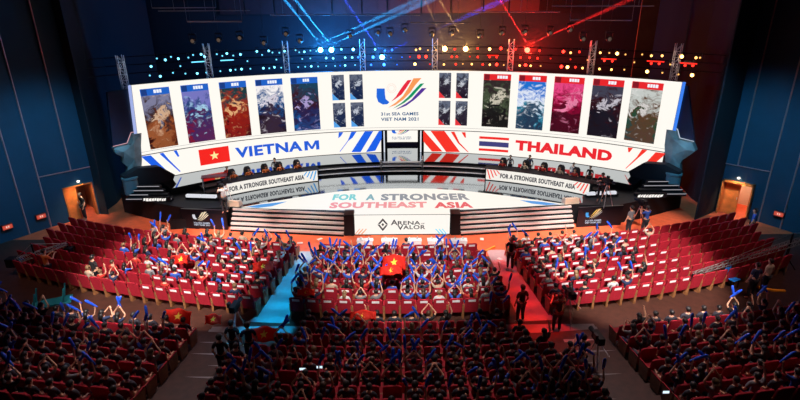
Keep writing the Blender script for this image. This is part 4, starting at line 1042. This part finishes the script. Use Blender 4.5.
for (b, k, i, x) in [s[:4] for s in seats] + rear:
    if not choose(b, k, x): continue
    p, rz = spot(b, k, x); p = p + Vector((0, -.02, 0)); isr = b.startswith('rear')
    fan = rnd.random() < (((.1, .3) + (.5,) * 5)[k] if b == 'centre' else .15 if not isr else .27)
    pose = rnd.choice(['up', 'up', 'clap', 'wide']) if fan else rnd.choice(['lap'] * 6 + ['film', 'one', 'clap'] if not isr else ['lap'] * 9 + ['film', 'clap', 'one'])
    if isr and pose == 'lap': stuffpeople.append((p, rz)); continue
    if isr and PCOUNT[0] > 335: stuffpeople.append((p, rz)); continue
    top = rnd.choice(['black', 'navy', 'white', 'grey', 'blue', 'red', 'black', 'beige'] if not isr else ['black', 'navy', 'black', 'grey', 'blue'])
    if fan and b == 'centre': top = rnd.choice(['blue', 'navy', 'blue', 'red'])
    hc = rnd.choice([(.012, .01, .01)] * 5 + [(.06, .03, .015), (.22, .13, .06)])
    lab = 'person in %s top %s, %s' % (top, PTXT[pose], where(b, k, i))
    s = rnd.uniform(.86, .95); p = p + Vector((0, 0, .0))
    o, hands, m = person(p, rz + rnd.uniform(-.2, .2), pose, top, lab, 'audience in the stalls', False, rnd.choice([(.02, .022, .03), (.03, .05, .12), (.1, .1, .11)]), hc, rnd.randrange(2), s)
    occupied.append((p, b, k, i, pose, hands))
    if fan and pose in ('up', 'wide', 'clap'):
        for hh, hn in ((0, 'right'), (1, 'left')):
            sg = 1 if hh == 0 else -1
            d = (sg * rnd.uniform(-1.2, .7), rnd.uniform(-.6, .4), 1)
            stick(hands[hh] + Vector((0, .03, 0)), d, 'blue cheering stick in %s hand of person %s' % (hn, where(b, k, i)))
# quiet rows of the rear stalls: one joined crowd
cv, cf, cm = [], [], []
bm_, sh, tr, hair, _ = body('lap')
src = [([v.co.copy() for v in me.vertices], [tuple(q.vertices) for q in me.polygons], mi) for me, mi in ((bm_, 0), (sh, 1), (hair[0], 2))]
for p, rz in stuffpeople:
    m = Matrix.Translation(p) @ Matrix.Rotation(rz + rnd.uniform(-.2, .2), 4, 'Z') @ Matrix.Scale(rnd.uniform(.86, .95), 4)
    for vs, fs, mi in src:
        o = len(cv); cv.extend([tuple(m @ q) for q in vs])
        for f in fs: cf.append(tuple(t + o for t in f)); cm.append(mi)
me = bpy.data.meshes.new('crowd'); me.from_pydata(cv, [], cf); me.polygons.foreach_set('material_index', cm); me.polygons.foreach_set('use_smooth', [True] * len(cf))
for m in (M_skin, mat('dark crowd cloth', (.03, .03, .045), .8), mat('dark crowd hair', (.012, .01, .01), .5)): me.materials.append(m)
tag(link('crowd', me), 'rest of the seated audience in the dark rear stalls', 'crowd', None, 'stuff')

# ------------------------------------------------------------------ flags held up in the stalls
def flag(u, v, y, w, h, tilt, label, rot=0.):
    p = at_y(u, v, y)
    t = thing('flag', label, 'flag', p, rot, 'red star flags')
    nx, nz = 10, 6; vs = []
    for j in range(nz + 1):
        for i in range(nx + 1):
            a, c = i / nx - .5, j / nz - .5
            vs.append((a * w, .06 * sin(a * 9 + c * 3) + c * h * sin(tilt) * -1, c * h * cos(tilt) - .10 * abs(a * 2) ** 2 * h))
    fs = [(j * (nx + 1) + i, j * (nx + 1) + i + 1, (j + 1) * (nx + 1) + i + 1, (j + 1) * (nx + 1) + i) for j in range(nz) for i in range(nx)]
    fc = MB().add(vs, fs).build('cloth', M_flagcloth, t, True); s = fc.modifiers.new('t', 'SOLIDIFY'); s.thickness = .008
    st = MB(); q = []
    for a, c in starpts():
        X, Z = a * h * .27, c * h * .27
        q.append((X, .06 * sin(X / w * 9 + Z / h * 3) - Z * sin(tilt) - .014, Z * cos(tilt) - .10 * abs(X / w * 2) ** 2 * h))
    st.add(q, [tuple(range(10))]); st.prism(q, (0, -.003, 0)); st.build('star', M_flagstar, t)
for a in ((394, 262, 18.9, .95, .6, -.6, 'large red star flag held up in the middle of the centre block'), (391, 270, 18.2, .9, .4, -.8, 'red star flag drooping just below the large centre flag', .1),
          (263, 266, 19.6, .85, .45, -.8, 'orange red star flag at the right edge of the left block', .2), (181, 259, 20.5, .6, .42, -.5, 'small orange red flag held up in the middle of the left block'),
          (178, 316, 15.8, 1.0, .5, -.5, 'red flag with big yellow star held high left of the rear aisle', -.15), (213, 319, 15.9, .6, .35, -.6, 'small red star flag beside the rear left aisle'),
          (264, 334, 15.0, .95, .5, -.6, 'red star flag draped over two people below the cyan aisle'), (363, 315, 15.9, .95, .35, -.9, 'red star flag held flat in front row of rear centre block'),
          (412, 388, 11.9, .75, .4, -.7, 'dim red star flag at the very bottom centre'), (747, 331, 15.6, .8, .35, -.7, 'red and yellow flag held out in the rear right block', .2),
          (306, 292, 17.7, .7, .3, -.8, 'crumpled red flag in the last rows at the left of the centre block')):
    flag(*a)
for u, v, y, lab in ((302.5, 369, 12.8, 'glowing phone held up, left of two in rear centre rows'), (319.5, 367, 12.8, 'glowing phone held up, right of two in rear centre rows'), (666, 392, 11.6, 'bright white phone screen in the rear right block')):
    t = thing('phone', lab, 'phone', at_y(u, v, y), 0, 'lit phones'); bevel(MB().box(-.10, .10, -.005, .005, -.05, .05).build('case', M_black, t), .004)
    MB().box(-.09, .09, -.007, -.0055, -.044, .044).build('display', led('phone screen', (.7, .88, 1), 1.2), t)

# VIP tea tables in front of the centre block
tp = None
for i, u in enumerate((365, 389.5, 413.5, 435.5, 459)):
    p = at_z(u, 239, .62); lab = 'low tea table with white cups before the centre block, %s from the left' % ORD[i + 1]
    if tp is None:
        t = thing('tea_table', lab, 'table', (p.x, p.y, 0), 0, 'tea tables'); tp = t
        bevel(MB().box(-.42, .42, -.2, .2, .56, .60).build('table_top', mat('white table cloth', (.75, .74, .76), .8), t), .01)
        for x in (-.38, .38):
            for y in (-.16, .16): MB().tube((x, y, 0), (x, y, .56), .02).build('leg', M_wood, t)
        for k in range(2): MB().box(-.40 + k * .42, -.02 + k * .42, -.21, -.2, .32, .56).build('cloth_drop', mat('white table cloth', (.75, .74, .76), .8), t)
    else: dup(tp, (p.x, p.y, 0), 0, lab)
    for k, x in enumerate((-.2, .2)):
        c = tag(MB().lathe([(.03, 0), (.034, .02), (.045, .12), (.04, .12), (.03, .02)], (0, 0, 0), 10).build('cup', mat('white china', (.8, .8, .8), .3)), 'white cup on the %s tea table, %s side' % (ORD[i + 1], 'left' if k == 0 else 'right'), 'cup', 'white cups')
        c.location = (p.x + x, p.y, .602)

# ------------------------------------------------------------------ teams on stage
M_chair = mat('black leatherette', (.015, .015, .02), .45)
gc = None
def team_pos(t, dr, sg):
    r = RD + dr; return Vector((sg * r * sin(t), YD + r * cos(t), ZS + .004)), pi - sg * t
for sg, us, team, top in ((-1, (240, 253.5, 269, 283.5, 300.5), 'VIETNAM', 'orange'), (1, (499, 520, 537, 553.5, 568.5), 'THAILAND', 'beige')):
    for i, u in enumerate(us):
        pp = at_z(u, {-1: (176.5, 173, 169.5, 168, 166)[i], 1: (165, 168, 170.5, 172.5, 174.5)[i]}[sg], ZS + 1.2)
        t = abs(atan2(pp.x, pp.y - YD)); p, rz = team_pos(t, .9, sg)
        lab = 'black gaming chair behind the %s desk, %s from the left' % (team, ORD[i + 1])
        if gc is None:
            c = thing('gaming_chair', lab, 'chair', p, rz, 'gaming chairs'); gc = c
            bevel(MB().box(-.26, .26, -.26, .26, .40, .5).build('seat', M_chair, c), .03)
            bevel(MB().prism([(-.27, -.3, .5), (.27, -.3, .5), (.22, -.34, 1.12), (.13, -.35, 1.26), (-.13, -.35, 1.26), (-.22, -.34, 1.12)], (0, -.09, 0)).build('backrest', M_chair, c), .03)
            MB().tube((0, 0, .1), (0, 0, .4), .035).build('post', M_steel, c)
            f = MB()
            for q in range(5): f.tube((0, 0, .1), (.3 * cos(q * 1.2566), .3 * sin(q * 1.2566), .04), .025, .02)
            f.build('foot_star', M_chair, c)
            for s2 in (-1, 1): MB().box(s2 * .32 - .035, s2 * .32 + .035, -.18, .14, .66, .70).box(s2 * .32 - .02, s2 * .32 + .02, -.06, .0, .46, .66).build('armrest', M_chair, c)
        else: dup(gc, p, rz, lab)
        person(p, rz, 'play', top if sg < 0 or i % 2 else 'red', 'player in %s top sitting behind the %s desk, %s from the left' % (top if sg < 0 or i % 2 else 'red', team, ORD[i + 1]), 'players', long_=0, pants=(.02, .02, .03), scale=.9)
def stander(u, vhead, zf, hh, rz, pose, top, label, pants=(.02, .022, .03), group='crew', sc=1.):
    p = at_z(u, vhead, zf + hh); person(Vector((p.x, p.y, zf)), rz, pose, top, label, group, True, pants, scale=sc)
def behind_desk(u, v, sc, pose, top, label, pants=(.02, .022, .03)):
    t, _ = at_cyl(u, v, YD, RD + 1.55); r = RD + 1.55
    person(Vector((r * sin(t), YD + r * cos(t), ZS + .004)), pi - t, pose, top, label, 'crew', True, pants, scale=sc)
behind_desk(227, 170, .80, 'stand', 'red', 'person in red top standing at the left end of the VIETNAM desk')
behind_desk(274.5, 159.5, .84, 'stand', 'grey', 'coach in grey top standing behind the VIETNAM players')
behind_desk(510.5, 158.5, .80, 'stand', 'grey', 'person in grey top standing behind the THAILAND desk on the left')
behind_desk(530, 156, .88, 'stand', 'navy', 'coach in navy top standing behind the THAILAND players')
behind_desk(573.5, 167, .82, 'stand', 'white', 'person in white top and blue jeans behind the THAILAND desk', (.04, .12, .35))
behind_desk(590, 172, .80, 'stand', 'black', 'person in black top standing at the right end of the THAILAND desk')
stander(603, 176, ZS + .004, 1.55, pi - .4, 'camera', 'black', 'camera operator in black on the stage right of the THAILAND desk')
stander(222, 187, ZS + .004, 1.55, .6, 'camera', 'white', 'camera operator in white on the stage left of the VIETNAM desk')

# broadcast cameras on tripods
bc = None
def bcam(loc, rz, label):
    global bc
    if bc is None:
        t = thing('broadcast_camera', label, 'camera', loc, rz, 'broadcast cameras'); bc = t
        bevel(MB().box(-.11, .11, -.32, .22, 1.36, 1.62).build('camera_body', M_black, t), .02)
        MB().tube((0, .22, 1.49), (0, .5, 1.49), .075, .09, 12).build('lens', M_blackgloss, t)
        MB().box(-.2, -.11, -.25, -.08, 1.55, 1.72).build('viewfinder', M_fix, t)
        MB().tube((0, 0, 1.25), (0, 0, 1.36), .07, .09, 10).build('tripod_head', M_fix, t)
        MB().tube((.05, -.1, 1.3), (.15, -.6, 1.15), .014).build('pan_handle', M_alu, t)
        for q in range(3):
            a = q * 2.094 + .5; MB().tube((.05 * cos(a), .05 * sin(a), 1.26), (.42 * cos(a), .42 * sin(a), .0), .022, .016).build('tripod_leg', M_alu, t)
    else: dup(bc, loc, rz, label)
def cam_at(u, vf, zf, rz, label):
    p = at_z(u, vf, zf); bcam((p.x, p.y, zf), rz, label)
cam_at(638, 226, 0, .35, 'broadcast camera on a tripod on the orange floor before the right fascia')
cam_at(592, 374, .26, .1, 'broadcast camera on a tripod in the rear right aisle')
cam_at(566, 326, .03, .2, 'broadcast camera on a tripod at the top of the red aisle')
cam_at(240, 340, .13, -.1, 'broadcast camera on a tripod in the rear left aisle')
cam_at(228, 206, ZS + .004, 2.6, 'broadcast camera on a tripod at the left end of the stage')
cam_at(605, 206, ZS + .004, -2.6, 'broadcast camera on a tripod at the right end of the stage')
stander(648, 208, 0, 1.62, .3, 'camera', 'blue', 'camera operator in blue top beside the tripod before the right fascia')
stander(632, 208, 0, 1.62, .5, 'stand', 'grey', 'person in grey top standing left of the camera before the right fascia')
stander(584, 338, .26, 1.6, .0, 'camera', 'black', 'camera operator in black standing in the rear right aisle')
stander(560, 297, .02, 1.6, .1, 'camera', 'black', 'dark figure with a camera standing at the end of the red aisle')
stander(523, 287, .02, 1.65, .4, 'stand', 'black', 'dark person standing on the red lit aisle carpet')
stander(512, 240, .02, 1.6, 2.5, 'stand', 'black', 'person in black standing at the front of the red aisle')
stander(231, 324, .13, 1.6, -.1, 'stand', 'black', 'person in black standing left in the rear left aisle')
stander(247, 326, .13, 1.6, .2, 'stand', 'navy', 'person in navy standing right in the rear left aisle')
stander(219, 338, .26, 1.6, .0, 'stand', 'black', 'person in black farther back in the rear left aisle')
stander(92, 258, 0, 1.6, -.5, 'stand', 'black', 'person in black standing among the empty seats at the left')
stander(44, 254, 0, 1.5, -.4, 'camera', 'orange', 'crane operator in orange top among the left seats')
stander(770, 266, 0, 1.4, .4, 'stand', 'beige', 'person in beige top at the dark right end of the cross aisle')
stander(757, 270, 0, 1.4, .2, 'stand', 'navy', 'person in navy top at the dark right end of the cross aisle')
stander(755, 213, 0, 1.5, .9, 'stand', 'blue', 'person in light blue beside the right doorway')
stander(80, 195, 0, 1.6, 2.5, 'stand', 'black', 'dark figure standing in the left doorway')

# camera cranes
def lattice(mb, a, b, w0, w1, n):
    a, b = Vector(a), Vector(b); d = (b - a).normalized(); s = d.cross(Vector((0, 0, 1))).normalized(); u = s.cross(d)
    C = lambda t, i: a.lerp(b, t) + (s * (1 if i in (0, 1) else -1) + u * (1 if i in (0, 2) else -1)) * (w0 + (w1 - w0) * t)
    for i in range(4): mb.tube(C(0, i), C(1, i), .018, None, 5)
    for k in range(n):
        t0, t1 = k / n, (k + 1) / n
        for i, j in ((0, 1), (2, 3), (0, 2), (1, 3)):
            mb.tube(C(t0, i), C(t1, j), .009, None, 4, False)
    return mb
def crane(label, tip, piv, tail, base, flip):
    t = thing('camera_crane', label, 'crane', base, 0, 'camera cranes')
    B = Vector(base); tip, piv, tail = Vector(tip) - B, Vector(piv) - B, Vector(tail) - B
    lattice(MB(), tail, tip, .13, .06, 26).build('arm', mat('grey crane arm', (.35, .34, .33), .4, .6), t)
    up = piv + Vector((0, 0, .55))
    MB().path([tail, up, tip], .012, 5).build('stay_cable', M_alu, t)
    MB().tube(piv + Vector((0, 0, -.1)), up, .04).tube((piv.x, piv.y, .5), piv, .06).build('mast', M_black, t)
    for q in range(3):
        a = q * 2.094; MB().tube((piv.x, piv.y, .75), (piv.x + .6 * cos(a), piv.y + .6 * sin(a), 0), .03).build('leg', M_black, t)
    bevel(MB().box(tip.x - .16, tip.x + .16, tip.y - .14, tip.y + .14, tip.z - .5, tip.z - .2).build('camera_head', M_black, t), .03)
    MB().tube(tip + Vector((0, .14, -.35)), tip + Vector((0, .4, -.38)), .08, .09, 12).tube(tip, tip + Vector((0, 0, -.22)), .04).build('lens', M_blackgloss, t)
    bevel(MB().box(tail.x - .2, tail.x + .2, tail.y - .2, tail.y + .2, tail.z - .22, tail.z + .22).build('counterweight', M_black, t), .03)
tip = at_y(693, 274, 19.9); tail = at_y(825, 233, 22.2); pv = tip.lerp(tail, .72)
crane('long camera crane reaching in from the right edge over the red seats', tip, pv, tail, (pv.x, pv.y, 0), 1)
tip = at_y(67, 243.5, 22.6); tail = at_y(12, 262, 21.6); pv = tip.lerp(tail, .6)
crane('camera crane with grey arm over the empty seats at the left', tip, pv, tail, (pv.x, pv.y, 0), -1)

# loose things in the cross aisle
p = at_z(730, 287, .012); c = thing('folding_chair', 'bright blue chair standing alone behind the right block', 'chair', p, .5)
M_bc = mat('bright blue plastic', (.01, .22, .75), .4)
bevel(MB().box(-.24, .24, -.24, .24, .42, .46).build('seat', M_bc, c), .012); bevel(MB().box(-.24, .24, .22, .26, .55, .9).build('backrest', M_bc, c), .012)
for x in (-.2, .2):
    for y in (-.2, .22): MB().tube((x, y, 0), (x * .95, y, .9 if y > 0 else .42), .016).build('leg', M_black, c)
p = at_z(52, 303, .012); c = thing('plastic_table', 'cyan plastic table lying on its top with legs pointing up, far left', 'table', p, .45)
M_cp = mat('cyan plastic', (.02, .38, .48), .4)
bevel(MB().box(-.75, .75, -.35, .35, 0, .06).build('table_top', M_cp, c), .015)
for x in (-.6, .45):
    for y in (-.26, .26): MB().tube((x, y, .06), (x + .12, y + .1, .66), .04, .03).build('leg', M_cp, c)
p = at_z(770, 291, .012); c = tag(bevel(MB().prism([(-.55, 0, 0), (-.5, .12, 0), (.1, .1, 0), (.55, .3, 0), (.6, .2, 0), (.12, -.02, 0)], (0, 0, .09)).build('bent_bar', mat('orange plastic bar', (.95, .38, .02), .4)), .02), 'bent orange bar lying on the floor at the far right', 'bar'); c.location = p; c.rotation_euler = (0, 0, -.5)
p = at_z(181, 227, 0); w = thing('floor_speaker', 'black wedge speaker on the orange floor before the left fascia', 'speaker', p, pi + .2); wedge(w, '', 1.0, .55, .6, M_black)
p = at_z(748, 222, 0); 
# lit text-less bottles on the floor by the front of the aisles: paper sheets
for i, (u, v) in enumerate(((300, 243), (320, 239), (482, 239), (500, 259))):
    p = at_z(u, v, .024); o = tag(MB().prism([(-.15, -.1, 0), (.15, -.08, 0), (.14, .11, 0), (-.16, .1, 0)], (0, 0, .004)).build('paper_sheet', mat('paper', (.8, .7, .68), .8)), 'pale paper sheet on the floor near the aisles, %s from the left' % ORD[i + 1], 'paper', 'paper sheets')
    o.location = p; o.rotation_euler = (0, 0, i * .7)
# orange streamer bar at the front of the red aisle
p = at_z(488, 250, .024); o = tag(MB().prism([(-.45, -.35, 0), (-.35, -.4, 0), (.45, .35, 0), (.4, .42, 0)], (0, 0, .05)).build('orange_banner_stick', mat('orange plastic bar', (.95, .38, .02), .4)), 'orange stick lying at the front of the red aisle', 'stick'); o.location = p

# ================================================================== LIGHT
def spot_light(name, loc, target, energy, color, size, blend=.4, rad=.25):
    l = bpy.data.lights.new(name, 'SPOT'); l.energy = energy; l.color = color; l.spot_size = R_(size); l.spot_blend = blend; l.shadow_soft_size = rad
    o = link(name, l); o.location = loc; o.rotation_euler = (Vector(target) - Vector(loc)).to_track_quat('-Z', 'Y').to_euler(); return o
for sg, nm, c in ((-1, 'cyan', (.005, .50, 1.)), (1, 'red', (1., .02, .012))):
    for y in (23.2, 21.9, 20.6, 19.3, 18.2):
        x = sg * (4.83 + (23.9 - y) * .085); spot_light(nm + '_aisle_spot', (x, y - .4, 14.6), (x, y, 0), 9500, c, 7.4, .45, .1)
    spot_light(nm + '_aisle_spot', (sg * 5.3, 16.8, 14.6), (sg * 5.3, 16.9, 0), 9000, c, 9., .4, .1)
    spot_light(nm + '_aisle_spot', (sg * 5.9, 15.6, 14.6), (sg * 5.8, 15.9, .2), 6500, c, 10.5, .4, .1)
for x, tx, e, sz in ((-10, -10.3, 33000, 28), (0, -.1, 20000, 27), (10, 10.3, 36000, 28)):
    spot_light('front_wash', (x, 8.5, 14.9), (tx, 21.2, 0), e, (1., .86, .80), sz, .4, .5)
for x in (-15, 15): spot_light('side_wash', (x, 15.5, 14.5), (x * 1.05, 22.8, 0), 1900, (1., .62, .55), 42, .8, .5)
for x, y, e in ((-14.5, 27.3, 5500), (-9.8, 26., 15000), (-5.2, 25.0, 14000), (0, 24.7, 12000), (5.2, 25.0, 16000), (9.8, 26., 18000), (14.5, 27.3, 10000)): spot_light('apron_wash', (x * .9, y - 5.5, 15.2), (x, y, 0), e, (1., .90, .82), 19, .7, .4)
for sg in (-1, 1):
    spot_light('wall_wash', (sg * 13, 22, 12.5), (sg * 20.2, 28.0, 2.0), 4600, (.14, .60, 1.), 52, .95, .6)
    spot_light('wing_wash', (sg * 13, 25.0, 12.), (sg * 16.8, 30.2, 3.4), 1500, (.55, .85, 1.), 14, .6, .3)
for x in (-8, 0, 8): spot_light('rear_wash', (x, 19.5, 15.6), (x * 1.1, 12.6, 0), 3600, (1., .72, .70), 36, .9, .8)
spot_light('stage_wash', (-5, 17, 14.8), (-7, 30.3, 1.5), 6500, (1., .95, .9), 36, .7, .5)
spot_light('stage_wash', (5, 17, 14.8), (7, 30.3, 1.5), 6500, (1., .95, .9), 36, .7, .5)
for p, c, s in LIGHTPOS:
    l = bpy.data.lights.new('stage_light_glow', 'POINT'); l.energy = 1300 if c == CY and s == 3 else 3200 if c == BL else 700 if c == AM else 1900; l.color = (.02, .30, 1.) if c == CY else c; l.shadow_soft_size = .12
    o = link('stage_light_glow', l); a = atan2(p.x, p.y - YC); o.location = p + Vector((sin(a) * .55, cos(a) * .55, .1))
for i in range(len(MAST)):
    t = MAST[i]; q = pc(t + .012, 8.7, RS - .25)
    l = bpy.data.lights.new('mast_fill', 'POINT'); l.energy = 11; l.color = ((.55, .85, 1.) if i < 4 else (1., .72, .5)); l.shadow_soft_size = .1  # fill point added to brighten each mast, no fixture there
    link('mast_fill', l).location = q
# thin theatre haze hanging around the light rig, with narrow spots added to imitate lens star streaks
hz = MB().arc(YC, RS + .92, RS + 2.9, -.66, .72, 7.65, 13.2, 24).build('haze', None)
hz['kind'] = 'structure'
m = bpy.data.materials.new('haze'); m.use_nodes = True; nt = m.node_tree; nt.nodes.remove(nt.nodes['Principled BSDF'])
vs_ = nt.nodes.new('ShaderNodeVolumeScatter'); vs_.inputs['Density'].default_value = .011; vs_.inputs['Anisotropy'].default_value = .25
nt.links.new(vs_.outputs['Volume'], nt.nodes['Material Output'].inputs['Volume']); hz.data.materials.append(m)
def star_streak(u, v, u2, v2, c, e, size=2.2):
    t, z = at_cyl(u, v, YC, RS + 1.1); a = pc(t, z, RS + 1.1); t2, z2 = at_cyl(u2, v2, YC, RS + 1.25); b = pc(t2, z2, RS + 1.25)
    spot_light('star_streak', a, b, e, c, size * 1.6, .4, .02)
for u, v in ((320, 44), (331, 45)):
    star_streak(u, v, u - 35, v - 44, (.03, .40, 1.), 1320000); star_streak(u, v, u + 75, v - 34, (.03, .40, 1.), 950400)
star_streak(382, 54, 345, 0, (.03, .08, 1.), 1188000, 1.8); star_streak(382, 54, 501, 1, (.02, .05, 1.), 1584000, 1.8)
star_streak(528, 45, 501, 1, (1., .02, .02), 1320000, 1.8); star_streak(528, 45, 600, 13, (1., .02, .02), 950400, 1.8)
star_streak(466, 44, 440, 0, (1., .55, .2), 528000, 1.8); star_streak(445, 44, 425, 0, (1., .55, .2), 237600, 1.8)
w = bpy.data.worlds.new('World'); SC.world = w; w.use_nodes = True
w.node_tree.nodes['Background'].inputs['Color'].default_value = (.004, .008, .02, 1); w.node_tree.nodes['Background'].inputs['Strength'].default_value = .4

# ================================================================== CAMERA
cd = bpy.data.cameras.new('camera'); cd.sensor_width = 36; cd.lens = 36 * F / 800; cd.shift_x = -(U0 - 400) / 800; cd.clip_end = 200; cd.clip_start = .05
co = link('camera', cd); co.location = (0, 0, H)
co.rotation_euler = (Matrix.Rotation(pi / 2 - PITCH, 3, 'X') @ Matrix.Rotation(-ROLL, 3, 'Z')).to_euler()
SC.camera = co
SC.view_settings.view_transform = 'Standard'; SC.view_settings.look = 'None'; SC.view_settings.exposure = 0.; SC.view_settings.gamma = 1.; SC.view_settings.use_curve_mapping = False
